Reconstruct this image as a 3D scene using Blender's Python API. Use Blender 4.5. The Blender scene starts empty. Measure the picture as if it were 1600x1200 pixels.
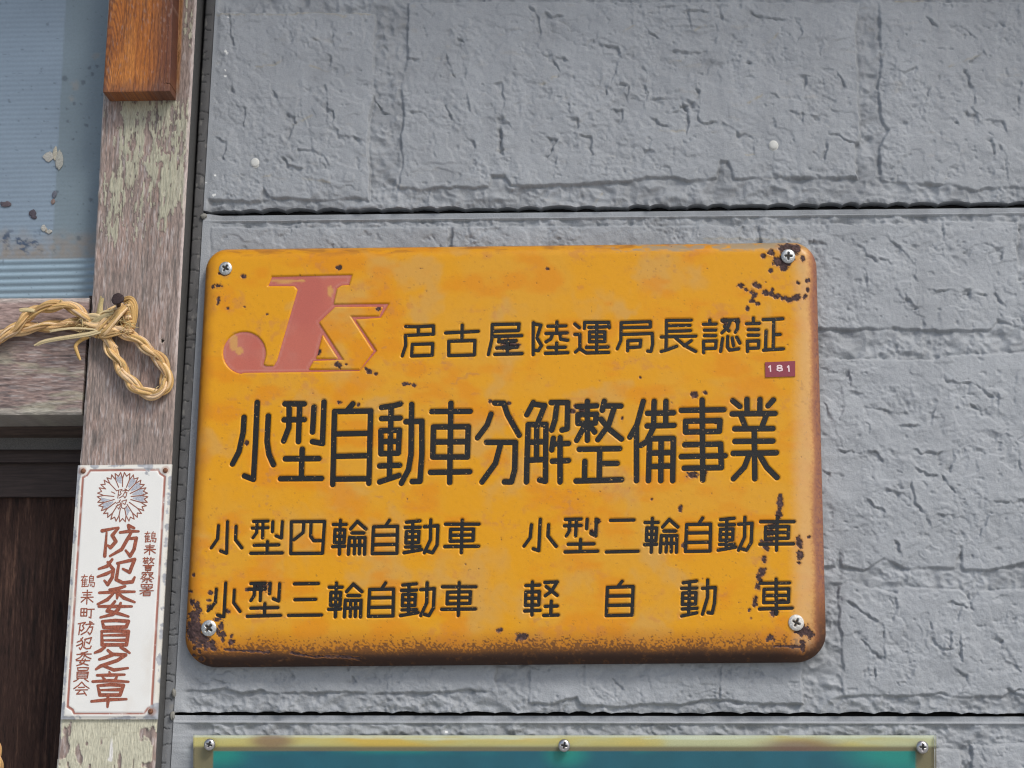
import bpy, math, random
import numpy as np
from mathutils import Vector, Matrix
from mathutils.geometry import tessellate_polygon
sc = bpy.context.scene
COL = sc.collection
random.seed(7)
# ------------------------------------------------------------------ camera
F = 2400.0; D = 1.50; CZ = 1.50; PX = D / F
PITCH, YAW, ROLL = 0.22491, 0.04916, 0.00462
def _rx(a): c, s = math.cos(a), math.sin(a); return np.array([[1,0,0],[0,c,-s],[0,s,c]])
def _rz(a): c, s = math.cos(a), math.sin(a); return np.array([[c,-s,0],[s,c,0],[0,0,1]])
R = _rz(YAW) @ np.array([[1,0,0],[0,0,-1],[0,1,0]], float) @ _rx(PITCH) @ _rz(ROLL)
CAM = np.array([0.0, -D, CZ])
cd = bpy.data.cameras.new('camera'); cam = bpy.data.objects.new('camera', cd); COL.objects.link(cam)
cd.sensor_width = 36; cd.lens = 36 * F / 1600; cd.clip_start = 0.01; cd.clip_end = 500
M4 = Matrix.Identity(4)
for i in range(3):
    for j in range(3): M4[i][j] = R[i][j]
M4[0][3], M4[1][3], M4[2][3] = CAM
cam.matrix_world = M4
sc.camera = cam
# ------------------------------------------------------------------ light
w = bpy.data.worlds.new('World'); sc.world = w; w.use_nodes = True
nt = w.node_tree; nt.nodes.clear()
sky = nt.nodes.new('ShaderNodeTexSky'); sky.sky_type = 'NISHITA'; sky.sun_disc = False
SUN = Vector((0.56, -0.66, 0.92)).normalized()          # towards the light
sky.sun_elevation = math.asin(SUN.z); sky.sun_rotation = math.atan2(SUN.x, SUN.y)
sky.dust_density = 2.5; sky.air_density = 1.0; sky.ozone_density = 1.0
bg = nt.nodes.new('ShaderNodeBackground'); bg.inputs[1].default_value = 0.10
wo = nt.nodes.new('ShaderNodeOutputWorld')
nt.links.new(sky.outputs[0], bg.inputs[0]); nt.links.new(bg.outputs[0], wo.inputs[0])
sd = bpy.data.lights.new('sun', 'SUN'); sd.energy = 1.5; sd.angle = math.radians(16); sd.color = (1, .975, .94)
so = bpy.data.objects.new('sun', sd); COL.objects.link(so)
so.rotation_euler = SUN.to_track_quat('Z', 'Y').to_euler()
sc.cycles.filter_width = 1.15 if hasattr(sc, 'cycles') else 1.5
sc.view_settings.view_transform = 'Standard'; sc.view_settings.look = 'None'
sc.view_settings.exposure = 0.5; sc.view_settings.gamma = 1; sc.view_settings.use_curve_mapping = False

# ------------------------------------------------------------------ helpers
def P(x, y, d):
    """point of the plane d photo-pixels (about 0.6 mm each) proud of the wall, seen at pixel x, y"""
    x = np.asarray(x, float); y = np.asarray(y, float)
    r = np.stack([(x - 800) / F, -(y - 600) / F, -np.ones_like(x)], -1) @ R.T
    t = (-np.asarray(d, float) * PX - CAM[1]) / r[..., 1]
    return CAM + r * t[..., None]
_T = np.random.RandomState(11).rand(64, 256, 256).astype(np.float32)
def vn(x, y, s):
    T = _T[s % 64]
    xi = np.floor(x).astype(np.int32); yi = np.floor(y).astype(np.int32)
    fx = (x - xi).astype(np.float32); fy = (y - yi).astype(np.float32)
    fx = fx*fx*(3-2*fx); fy = fy*fy*(3-2*fy)
    a, b, c, e = xi & 255, (xi+1) & 255, yi & 255, (yi+1) & 255
    return ((T[c, a]*(1-fx) + T[c, b]*fx)*(1-fy) + (T[e, a]*(1-fx) + T[e, b]*fx)*fy)*2 - 1
def fbm(x, y, sx, sy=None, o=3, s=0, g=.5):
    sy = sy or sx; v = 0; a = 1; n = 0
    for k in range(o):
        v = v + a*vn(x/sx*2**k + 17.3*k, y/sy*2**k + 9.1*k, s+k); n += a; a *= g
    return v/n
def sst(a, b, v):
    t = np.clip((v-a)/(b-a), 0, 1); return t*t*(3-2*t)
def mixc(c, col, m): return c*(1-m[..., None]) + np.array(col, float)*m[..., None]

def empty(name, loc, label, cat, group=None):
    o = bpy.data.objects.new(name, None); COL.objects.link(o); o.location = loc
    o.empty_display_size = .02
    o['label'] = label; o['category'] = cat
    if group: o['group'] = group
    return o
def tag(o, label=None, cat=None, group=None, kind=None):
    for k, v in (('label', label), ('category', cat), ('group', group), ('kind', kind)):
        if v: o[k] = v
    return o
def mesh_obj(name, V, faces, mat, parent=None, attrs=None, smooth=True, quads=None):
    V = np.asarray(V, float)
    org = np.array(parent.location) if parent is not None else np.zeros(3)
    if parent is not None and parent.parent is not None: org = org + np.array(parent.parent.location)
    me = bpy.data.meshes.new(name)
    if quads is not None:
        q = np.asarray(quads, np.int32); n = len(q)
        me.vertices.add(len(V)); me.vertices.foreach_set('co', (V-org).astype(np.float32).ravel())
        me.loops.add(4*n); me.loops.foreach_set('vertex_index', q.ravel())
        me.polygons.add(n); me.polygons.foreach_set('loop_start', np.arange(n, dtype=np.int32)*4)
        me.update(calc_edges=True)
    else:
        me.from_pydata((V-org).tolist(), [], [tuple(int(i) for i in f) for f in faces]); me.update()
    if smooth: me.shade_smooth()
    for k, v in (attrs or {}).items():
        if v.ndim == 2:
            a = me.attributes.new(k, 'FLOAT_COLOR', 'POINT')
            c = np.ones((len(V), 4), np.float32); c[:, :3] = np.clip(v, 0, 1); a.data.foreach_set('color', c.ravel())
        else:
            a = me.attributes.new(k, 'FLOAT', 'POINT'); a.data.foreach_set('value', v.astype(np.float32))
    me.materials.append(mat)
    o = bpy.data.objects.new(name, me); COL.objects.link(o)
    if parent is not None: o.parent = parent
    return o
def grid(name, X, Y, Hh, base, mat, parent=None, attrs=None, back=None, side=None):
    """relief sheet: X, Y photo pixels, Hh relief height in px over the plane 'base' px proud; back = depth of the side skirt"""
    pts = P(X, Y, base); pts[..., 1] -= Hh*PX
    n, m = X.shape
    idx = np.arange(n*m).reshape(n, m)
    q = np.stack([idx[:-1, :-1], idx[1:, :-1], idx[1:, 1:], idx[:-1, 1:]], -1).reshape(-1, 4)
    V = pts.reshape(-1, 3); at = {k: v.reshape(-1, v.shape[-1]) if v.ndim == 3 else v.reshape(-1) for k, v in (attrs or {}).items()}
    if back is not None:
        loop = np.concatenate([idx[0, :], idx[1:, -1], idx[-1, -2::-1], idx[-2:0:-1, 0]])
        # two copies of the rim (sharp edge) then the back ring
        A = V[loop].copy(); B = V[loop].copy(); B[:, 1] = -back*PX
        k = len(loop); a0 = len(V); b0 = a0+k
        V = np.concatenate([V, A, B]); i = np.arange(k); j = (i+1) % k
        q = np.concatenate([q, np.stack([a0+i, a0+j, b0+j, b0+i], -1)])
        at = {kk: np.concatenate([v, v[loop], v[loop]]) for kk, v in at.items()}
        if side is not None: at['Col'][a0:b0] = side; at['Col'][b0:] = np.array(side)*.5
    return mesh_obj(name, V, None, mat, parent, at, True, q)
def segdist(X, Y, p, q):
    dx, dy = q[0]-p[0], q[1]-p[1]; L = dx*dx+dy*dy+1e-9
    t = np.clip(((X-p[0])*dx+(Y-p[1])*dy)/L, 0, 1)
    return np.hypot(X-p[0]-t*dx, Y-p[1]-t*dy), t
def polysdf(X, Y, pts):
    d = np.full(X.shape, 1e9); ins = np.zeros(X.shape, bool)
    for i in range(len(pts)):
        p, q = pts[i], pts[(i+1) % len(pts)]
        d = np.minimum(d, segdist(X, Y, p, q)[0])
        if p[1] != q[1]:
            c = ((p[1] > Y) != (q[1] > Y)) & (X < (q[0]-p[0])*(Y-p[1])/(q[1]-p[1])+p[0]); ins ^= c
    return np.where(ins, -d, d)
def spaced(a, b, lo, hi, step, coarse):
    """coordinates from a to b: fine between lo and hi, coarse outside"""
    L = [np.linspace(lo, hi, max(2, int(round((hi-lo)/step))+1))]
    if a < lo: L.insert(0, np.linspace(a, lo, max(2, int((lo-a)/coarse)+1))[:-1])
    if b > hi: L.append(np.linspace(hi, b, max(2, int((b-hi)/coarse)+1))[1:])
    return np.concatenate(L)
def pts_of(s, org=(0, 0), k=1.0):
    """'x,y x,y | x,y ...' in zoomed crop pixels -> list of polylines in photo pixels"""
    return [[(org[0]+float(a.split(',')[0])/k, org[1]+float(a.split(',')[1])/k) for a in seg.split()] for seg in s.split('|') if seg.strip()]

# ------------------------------------------------------------------ materials
def mat(name, col=(.5, .5, .5), rough=.6, metal=0., attr=False, fine=0., fscale=900., bump=0., bscale=1500., coat=0., rattr=False, spec=.5, stretch=None, worn=None):
    m = bpy.data.materials.new(name); m.use_nodes = True; t = m.node_tree; N = t.nodes; Lk = t.links
    b = N['Principled BSDF']; b.inputs['Roughness'].default_value = rough; b.inputs['Metallic'].default_value = metal
    b.inputs['Specular IOR Level'].default_value = spec
    b.inputs['Coat Weight'].default_value = coat; b.inputs['Coat Roughness'].default_value = .12
    g = N.new('ShaderNodeNewGeometry'); mp = N.new('ShaderNodeMapping')
    Lk.new(g.outputs['Position'], mp.inputs[0])
    if stretch: mp.inputs['Scale'].default_value = stretch
    if attr:
        a = N.new('ShaderNodeAttribute'); a.attribute_name = 'Col'; csock = a.outputs['Color']
    else:
        a = N.new('ShaderNodeRGB'); a.outputs[0].default_value = (*col, 1); csock = a.outputs[0]
    n = N.new('ShaderNodeTexNoise'); n.inputs['Scale'].default_value = fscale; n.inputs['Detail'].default_value = 4
    n.inputs['Roughness'].default_value = .65
    Lk.new(mp.outputs[0], n.inputs['Vector'])
    mr = N.new('ShaderNodeMapRange'); mr.inputs[1].default_value = .3; mr.inputs[2].default_value = .7
    mr.inputs[3].default_value = 1-fine; mr.inputs[4].default_value = 1+fine
    Lk.new(n.outputs[0], mr.inputs[0])
    mx = N.new('ShaderNodeVectorMath'); mx.operation = 'SCALE'
    Lk.new(csock, mx.inputs[0]); Lk.new(mr.outputs[0], mx.inputs['Scale'])
    if worn:
        n3 = N.new('ShaderNodeTexNoise'); n3.inputs['Scale'].default_value = 430; n3.inputs['Detail'].default_value = 3; Lk.new(g.outputs['Position'], n3.inputs['Vector'])
        m3 = N.new('ShaderNodeMapRange'); m3.inputs[1].default_value = .675; m3.inputs[2].default_value = .70; Lk.new(n3.outputs[0], m3.inputs[0])
        xx = N.new('ShaderNodeMix'); xx.data_type = 'RGBA'; Lk.new(m3.outputs[0], xx.inputs[0]); Lk.new(mx.outputs[0], xx.inputs[6]); xx.inputs[7].default_value = (*worn, 1)
        Lk.new(xx.outputs[2], b.inputs['Base Color'])
    else:
        Lk.new(mx.outputs[0], b.inputs['Base Color'])
    if rattr:
        r = N.new('ShaderNodeAttribute'); r.attribute_name = 'rough'; Lk.new(r.outputs['Fac'], b.inputs['Roughness'])
    if bump:
        n2 = N.new('ShaderNodeTexNoise'); n2.inputs['Scale'].default_value = bscale; n2.inputs['Detail'].default_value = 3
        Lk.new(mp.outputs[0], n2.inputs['Vector'])
        bp = N.new('ShaderNodeBump'); bp.inputs['Strength'].default_value = bump; bp.inputs['Distance'].default_value = .0004
        Lk.new(n2.outputs[0], bp.inputs['Height']); Lk.new(bp.outputs[0], b.inputs['Normal'])
    return m
M_wall = mat('siding_paint', rough=.6, attr=True, fine=.07, fscale=700, bump=1.0, bscale=650, spec=.35)
M_dark = mat('dark_felt', (.012, .012, .013), .9, fine=.3)
M_sign = mat('vitreous_enamel', rough=.3, attr=True, rattr=True, fine=.05, fscale=1200, bump=.12, bscale=1500, spec=.28)
M_black = mat('black_enamel', (.011, .011, .0105), .45, fine=.5, fscale=1400, bump=.7, bscale=900, spec=.35, worn=(.36, .21, .07))
M_pink = mat('faded_red_enamel', rough=.42, attr=True, fine=.07, fscale=900, bump=.2)
M_wood = mat('weathered_wood', rough=.85, attr=True, fine=.12, fscale=1600, bump=.4, bscale=1800, spec=.25)
M_woodv = mat('weathered_wood_upright', rough=.85, attr=True, fine=.42, fscale=1900, bump=.6, bscale=1900, spec=.25, stretch=(1, 1, .07))
M_woodh = mat('weathered_wood_rail', rough=.85, attr=True, fine=.42, fscale=1900, bump=.6, bscale=1900, spec=.25, stretch=(.07, 1, 1))
M_board = mat('oiled_board', rough=.6, attr=True, fine=.4, fscale=1500, bump=.5, bscale=1500, spec=.3, stretch=(1, 1, .1))
M_caulk = mat('sealant', rough=.75, attr=True, fine=.1, bump=.5)
M_plate = mat('white_enamel', rough=.35, attr=True, rattr=True, fine=.03)
M_red = mat('red_brown_paint', (.30, .085, .045), .55, fine=.55, fscale=900)
M_redthin = mat('red_brown_outline', (.27, .10, .065), .55, fine=.4, fscale=900)
M_steel = mat('galvanised_steel', (.50, .51, .50), .42, .75, fine=.35, fscale=900, bump=.5, bscale=1300)
M_steelw = mat('whitish_screw', (.62, .60, .55), .55, .2, fine=.35, fscale=500)
M_pan = mat('stainless_steel', (.55, .53, .52), .28, .9, fine=.1)
M_slot = mat('slot_shade', (.02, .02, .018), .7)
M_nail = mat('rusty_nail', (.045, .028, .028), .7, .3, fine=.5, bump=.8)
M_copper = mat('rusted_copper_nail', (.20, .085, .045), .6, .3, fine=.6, bump=.5)
M_cap = mat('painted_nail_cap', (.60, .60, .56), .5, fine=.12)
M_tape = mat('maroon_label_tape', (.25, .028, .045), .38, fine=.08, coat=.3)
M_white = mat('embossed_white', (.80, .62, .62), .5)
M_pane = mat('ribbed_frosted_pane', rough=.32, attr=True, fine=.06, fscale=500)
M_straw = mat('rice_straw', rough=.6, attr=True, fine=.22, fscale=1500, bump=.6, bscale=2500)
M_teal = mat('aged_printed_board', rough=.35, attr=True, fine=.10, fscale=1100)
M_insect = mat('dead_insect', rough=.8, attr=True, fine=.3)
M_ground = mat('concrete_paving', (.38, .375, .36), .9, fine=.3, fscale=60)
M_soffit = mat('soffit_paint', (.35, .34, .32), .8, fine=.1, fscale=20)
M_plain = mat('siding_paint_plain', (.335, .365, .395), .6, fine=.1, fscale=60)
def acrylic():
    m = bpy.data.materials.new('clear_acrylic'); m.use_nodes = True; t = m.node_tree; N = t.nodes; L = t.links
    o = N['Material Output']; N.remove(N['Principled BSDF'])
    tr = N.new('ShaderNodeBsdfTransparent'); tr.inputs[0].default_value = (.97, .985, .97, 1)
    gl = N.new('ShaderNodeBsdfGlossy'); gl.inputs['Roughness'].default_value = .12
    fr = N.new('ShaderNodeLayerWeight'); fr.inputs[0].default_value = .12
    mx = N.new('ShaderNodeMixShader'); L.new(fr.outputs[0], mx.inputs[0]); L.new(tr.outputs[0], mx.inputs[1]); L.new(gl.outputs[0], mx.inputs[2])
    L.new(mx.outputs[0], o.inputs[0]); return m
M_acr = acrylic()

def box(name, x0, y0, x1, y1, front, back, m, parent=None, attrs=None):
    """box whose front outline is the pixel rectangle on the plane 'front' px proud"""
    f = [P(x0, y0, front), P(x1, y0, front), P(x1, y1, front), P(x0, y1, front)]
    b = [p.copy() for p in f]
    for p in b: p[1] = -back*PX
    return mesh_obj(name, f+b, [(3, 2, 1, 0), (4, 5, 6, 7), (0, 1, 5, 4), (1, 2, 6, 5), (2, 3, 7, 6), (3, 0, 4, 7)], m, parent, smooth=False)
def wbox(name, a, b, m, parent=None):
    x0, y0, z0 = a; x1, y1, z1 = b
    V = [(x, y, z) for z in (z0, z1) for y in (y0, y1) for x in (x0, x1)]
    return mesh_obj(name, V, [(0, 2, 3, 1), (4, 5, 7, 6), (0, 1, 5, 4), (2, 6, 7, 3), (0, 4, 6, 2), (1, 3, 7, 5)], m, parent, smooth=False)

# ------------------------------------------------------------------ ground and eave
tag(mesh_obj('ground', [(-30, -60, 0), (30, -60, 0), (30, 6, 0), (-30, 6, 0)], [(0, 1, 2, 3)], M_ground, smooth=False), kind='structure')
# ------------------------------------------------------------------ siding wall
wall = empty('house_wall', (0.6, 0, 0), 'light grey house wall of embossed stone-pattern siding panels behind the yellow sign', 'wall')
def g1(x): return 327-(x-310)*13/1290
def g2(x): return 1112+(x-270)*2.0/1330
def gx(y): return 337-.0585*y          # left edge of the siding
blocks = [
 [(330,20),(586,20),(583,125),(583,150),(575,188),(577,312),(560,309),(500,311),(419,308),(409,291),(406,314),(320,311),(150,311),(150,20)],
 [(639,3),(636,91),(628,134),(631,169),(627,206),(630,250),(623,291),(660,295),(690,291),(762,292),(769,272),(790,274),(797,289),(850,290),(903,286),(975,283),(1012,277),(1053,275),(1078,283),(1119,277),(1126,250),(1138,251),(1147,278),(1200,277),(1340,277),(1335,224),(1343,220),(1340,100),(1336,50),(1342,3)],
 [(1375,3),(1378,103),(1372,131),(1377,184),(1390,203),(1375,228),(1378,281),(1430,287),(1480,288),(1500,292),(1530,296),(1560,291),(1640,292),(1640,3)],
 [(300,-20),(590,-16),(590,-330),(300,-330)], [(640,-40),(1340,-40),(1340,-330),(640,-330)], [(1380,-40),(2700,-40),(2700,-330),(1380,-330)],
 [(1690,-10),(2400,-10),(2400,290),(1690,290)],
 [(330,356),(700,354),(700,510),(330,512)], [(706,354),(1180,352),(1180,508),(706,510)],
 [(1188,352),(1300,349),(1450,350),(1465,345),(1591,347),(1591,438),(1640,440),(1640,512),(1597,513),(1560,500),(1550,513),(1483,518),(1430,514),(1383,512),(1330,514),(1188,513)],
 [(1287,560),(1460,563),(1480,556),(1600,550),(2100,548),(2100,880),(1600,878),(1547,890),(1505,890),(1503,853),(1493,887),(1413,888),(1400,880),(1380,873),(1350,890),(1318,884),(1310,860),(1306,885),(1200,888),(1200,560)],
 [(1312,918),(1330,910),(1400,928),(1408,918),(1500,922),(1520,940),(1530,925),(1640,918),(2100,920),(2100,1088),(1600,1088),(1580,1078),(1570,1088),(1487,1088),(1473,1083),(1400,1088),(1370,1085),(1323,1088),(1317,1087),(1317,1020),(1312,970)],
 [(826,920),(1255,920),(1253,1045),(1256,1099),(1209,1100),(1169,1098),(1106,1092),(1060,1101),(1000,1100),(972,1105),(906,1100),(900,1089),(856,1101),(825,1097),(829,1060)],
 [(200,920),(776,920),(775,1081),(740,1077),(662,1082),(580,1083),(530,1080),(471,1083),(421,1083),(409,1077),(380,1083),(350,1076),(302,1080),(274,1079),(200,1080)],
 [(1519,1166),(1640,1160),(2100,1160),(2100,1420),(1519,1420)], [(300,1400),(1500,1400),(1500,1172),(300,1172)],
]
LEDGE = [
 ((300,0),3.2,"590,170 640,225 660,265 690,290 695,330|195,100 205,220|235,530 270,550 265,620|125,700 160,720 165,790|670,450 670,520 710,570 705,620 740,680 830,695|480,570 515,590 505,650 480,710|540,745 640,760 690,850 695,930|560,440 620,440 660,480|410,460 440,490 530,480|500,250 530,275|190,400 210,450|440,790 480,820 540,830|705,180 710,230|910,480 950,540 990,570|960,180 975,230|1375,200 1375,390|1360,420 1380,500 1390,550|1500,410 1545,420 1560,500 1550,545|1530,560 1580,620|1270,540 1300,600 1350,640 1410,720|1110,560 1160,560 1180,600|1550,650 1560,780|1280,290 1310,370|1340,190 1370,210 1360,260|1100,290 1150,300|1210,680 1220,760"),
 ((700,0),3.2,"420,40 460,90 460,170|450,230 480,270 590,300|530,300 560,370|300,140 380,155|240,570 300,620|270,650 275,760 300,795|490,70 560,75|660,175 735,170 740,210 850,240 860,300 840,370 820,400|965,330 990,340 995,480|870,420 910,430 905,480|820,540 870,550 860,600|560,490 595,490 600,540|590,580 650,600 640,680|660,670 710,680 725,760|510,690 545,700 530,740 500,780|545,790 540,880|730,390 790,410 800,460|1040,490 1170,490|1140,550 1180,530 1180,500 1240,520|1030,590 1130,640|1185,540 1205,600 1195,650|1110,255 1280,250 1290,295 1500,320|1235,370 1240,430|1250,450 1250,570 1270,610 1320,615|1390,620 1450,660|1470,670 1530,690 1535,760|985,745 1030,770|1210,60 1215,130|1050,30 1150,30 1170,50 1290,50|1340,140 1345,190|1110,740 1150,745|1010,155 1040,180|1370,10 1370,80"),
 ((1100,0),3.2,"210,45 260,80 370,100 460,95 495,155 470,200|600,180 580,260|490,270 515,300|320,270 340,290|430,385 510,385 500,440|670,380 700,420|340,480 365,490|440,560 490,570 490,610|640,670 700,690 765,720|610,720 605,800|550,580 620,580|1120,90 1150,120|1240,130 1310,140 1350,180|1390,200 1400,260 1320,310|1450,110 1500,130|1300,350 1330,400 1355,430 1350,540 1390,590|1320,560 1380,595 1500,610 1520,655|1090,570 1110,600 1130,640|1240,590 1260,620|1210,715 1280,720 1280,750|1440,700 1450,770 1430,820|1130,460 1100,520|1580,420 1580,580|1490,745 1520,780 1520,880|930,330 1000,370 1050,330"),
 ((1200,300),3.,"410,230 460,280 500,310 570,320 580,360|460,370 465,430|400,460 490,470|580,230 620,260 690,350 690,400|660,500 690,530|770,460 940,465|890,480 1010,475|820,170 830,230 750,270|850,265 980,260|1030,250 1110,260 1090,310|1070,480 1090,510|820,880 850,890 940,900 1000,910 1050,960|1080,960 1090,1040|960,1000 1000,1030|480,1000 640,1040|270,1000 300,1060|350,940 360,1000 320,1070|320,1110 345,1180|630,1090 700,1090|1060,1130 1130,1140|380,850 385,900|400,930 470,940|780,1000 770,1050|250,300 330,320|200,230 260,240"),
 ((1200,700),3.,"350,15 510,20 535,60|870,20 860,90|700,100 780,130|830,140 880,200|670,180 680,250 720,290 760,350|470,250 545,300 520,360|1040,320 1010,370 1000,400|590,430 615,440 620,515|270,110 340,120|700,15 800,20|1000,240 1200,250|1170,30 1180,90|560,200 620,215|820,310 860,310|380,720 430,760 540,830 545,980|590,710 605,740 590,800|450,910 470,930 530,990|690,980 685,1050|760,820 770,880 800,930 850,940 860,870|900,890 915,1000|890,1040 930,1060 935,1100 910,1130|1080,890 1100,900 1100,970 1180,1040|860,730 920,740|900,760 890,830|940,680 960,750|500,1010 500,1070|1140,1130 1200,1140"),
 ((700,1000),3.2,"680,130 680,215|830,200 860,230|1365,150 1365,270|970,250 970,280|920,150 990,130|1500,130 1560,160"),
 ((240,960),3.2,"680,280 720,330|220,330 260,350|980,290 1010,330|300,320 370,340"),
]
LED = []
for org, k, s in LEDGE: LED += pts_of(s, org, k)
STREAK = pts_of("120,75 480,75 620,60 720,70 760,85 800,65 900,68|320,335 420,320 470,290|500,620 600,575|300,900 420,865|560,890 690,912|590,330 680,355", (300, 0), 3.2) + \
    pts_of("440,425 500,405 560,370|1060,655 1190,655|1500,510 1570,470|1490,770 1530,770|380,270 410,275|880,155 930,130|1200,160 1290,125|1110,305 1160,305|730,1020 770,960", (700, 0), 3.2) + \
    pts_of("300,225 370,170|230,510 280,480|1230,330 1390,270|960,0 1100,0|480,1195 0,1195", (1100, 0), 3.2)
def wallrelief(X, Y, seed):
    wx = X+2.6*fbm(X, Y, 18, o=2, s=31)+1.3*fbm(X, Y, 5, o=2, s=35); wy = Y+2.0*fbm(X, Y, 14, o=2, s=33)+1.1*fbm(X, Y, 5, o=2, s=37)
    d = np.full(X.shape, 60.)
    for b in blocks:
        bx = [p[0] for p in b]; by = [p[1] for p in b]
        m = (X > min(bx)-22) & (X < max(bx)+22) & (Y > min(by)-22) & (Y < max(by)+22)
        if m.any(): d[m] = np.minimum(d[m], polysdf(wx[m], wy[m], b))
    inside = 1-sst(-1.6, 1.8, d)
    # hammered ground between the blocks: soft facets a few fingers wide
    fx_ = X+5*fbm(X, Y, 22, o=2, s=38); f = fbm(fx_, Y, 26, 17, o=3, s=41, g=.45); f2 = np.abs(fbm(fx_, Y, 17, 15, o=2, s=44))
    ground = -3.6+5.0*f-4.4*f2+.3*vn(X/3.6, Y/3.6, 59)+1.8*fbm(X, Y, 5, o=2, s=43)*sst(-.2, .4, fbm(X, Y, 30, o=1, s=45))
    # block face: broken terraces
    q = 3.1*fbm(X+4*fbm(X, Y, 14, o=2, s=22), Y+4*fbm(X, Y, 14, o=2, s=23), 74, 56, o=4, s=21, g=.5)
    fr = q-np.floor(q); mk = sst(-.25, .25, fbm(X, Y, 45, 38, o=2, s=24))
    ter = np.floor(q)+sst(.40, .60, fr)
    face = 1.35*(q*(1-mk)+ter*mk)
    r = (X*.62-Y*.78)/60+1.9*fbm(X, Y, 60, 46, o=5, s=26, g=.58)
    fr2 = r-np.floor(r); amp = sst(.0, .5, fbm(X, Y, 64, 50, o=3, s=28))
    face = face-1.9*amp*sst(0, .07, fr2)*(1-fr2)**3*(.4+.9*sst(-.5, .5, fbm(X, Y, 9, o=2, s=29)))
    brk = sst(.0, .45, fbm(X, Y, 58, 44, o=3, s=50))
    face = face+brk*(2.3*fbm(X, Y, 15, 12, o=4, s=51, g=.6)+1.1*fbm(X, Y, 4.5, o=2, s=53))+.7*fbm(X, Y, 26, o=4, s=55, g=.6)+.28*fbm(X, Y, 4, o=1, s=58)+sst(-.1, .4, fbm(X, Y, 40, o=3, s=19))*1.3*fbm(X, Y, 9, 8, o=3, s=11, g=.6)
    face = face-1.6*sst(.45, .62, fbm(X, Y, 13, 11, o=3, s=56))
    H = ground*(1-inside)+face*inside-.7*np.exp(-((d-2.0)/2.2)**2)
    return H, d
def ledges(X, Y, H):
    for pl in LED:
        xs = [p[0] for p in pl]; ys = [p[1] for p in pl]
        m = (X > min(xs)-34) & (X < max(xs)+34) & (Y > min(ys)-34) & (Y < max(ys)+34)
        if not m.any(): continue
        x = X[m]+3.2*vn(X[m]/13, Y[m]/13, 3)+2.4*fbm(X[m], Y[m], 6, o=2, s=5); y = Y[m]+3.2*vn(X[m]/12, Y[m]/12, 4)+2.4*fbm(X[m], Y[m], 6, o=2, s=7)
        best = np.full(x.shape, 1e9); sg = np.zeros(x.shape)
        for p, q in zip(pl[:-1], pl[1:]):
            dd, t = segdist(x, y, p, q)
            nx, ny = -(q[1]-p[1]), q[0]-p[0]; L = math.hypot(nx, ny)+1e-6; nx /= L; ny /= L
            if -nx*.75+ny*.66 < 0: nx, ny = -nx, -ny
            s = (x-p[0]-t*(q[0]-p[0]))*nx + (y-p[1]-t*(q[1]-p[1]))*ny
            u = dd < best; best = np.where(u, dd, best); sg = np.where(u, s, sg)
        lat = np.sqrt(np.maximum(best**2-sg**2, 0))
        mod = (.25+1.0*sst(-.5, .5, vn(x/13, y/13, 9)))*(.6+.6*sst(-.5, .5, vn(x/4.5, y/4.5, 10)))
        dep = 3.4*mod*sst(-1.3, 1.0, sg)*np.exp(-(np.maximum(sg, 0)/(6.5+4*vn(x/20, y/20, 12)))**1.2)*np.exp(-(lat/5)**2)
        lift = .9*mod*np.exp(-np.maximum(-sg, 0)/9)*sst(1, -1.5, sg)*np.exp(-(lat/5)**2)
        crum = np.exp(-(np.hypot(np.maximum(np.abs(sg-3)-3, 0), lat)/6)**2)
        H[m] += lift - dep + crum*(1.5*fbm(X[m], Y[m], 8, 7, o=3, s=17, g=.65)+.4)
    return H
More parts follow.
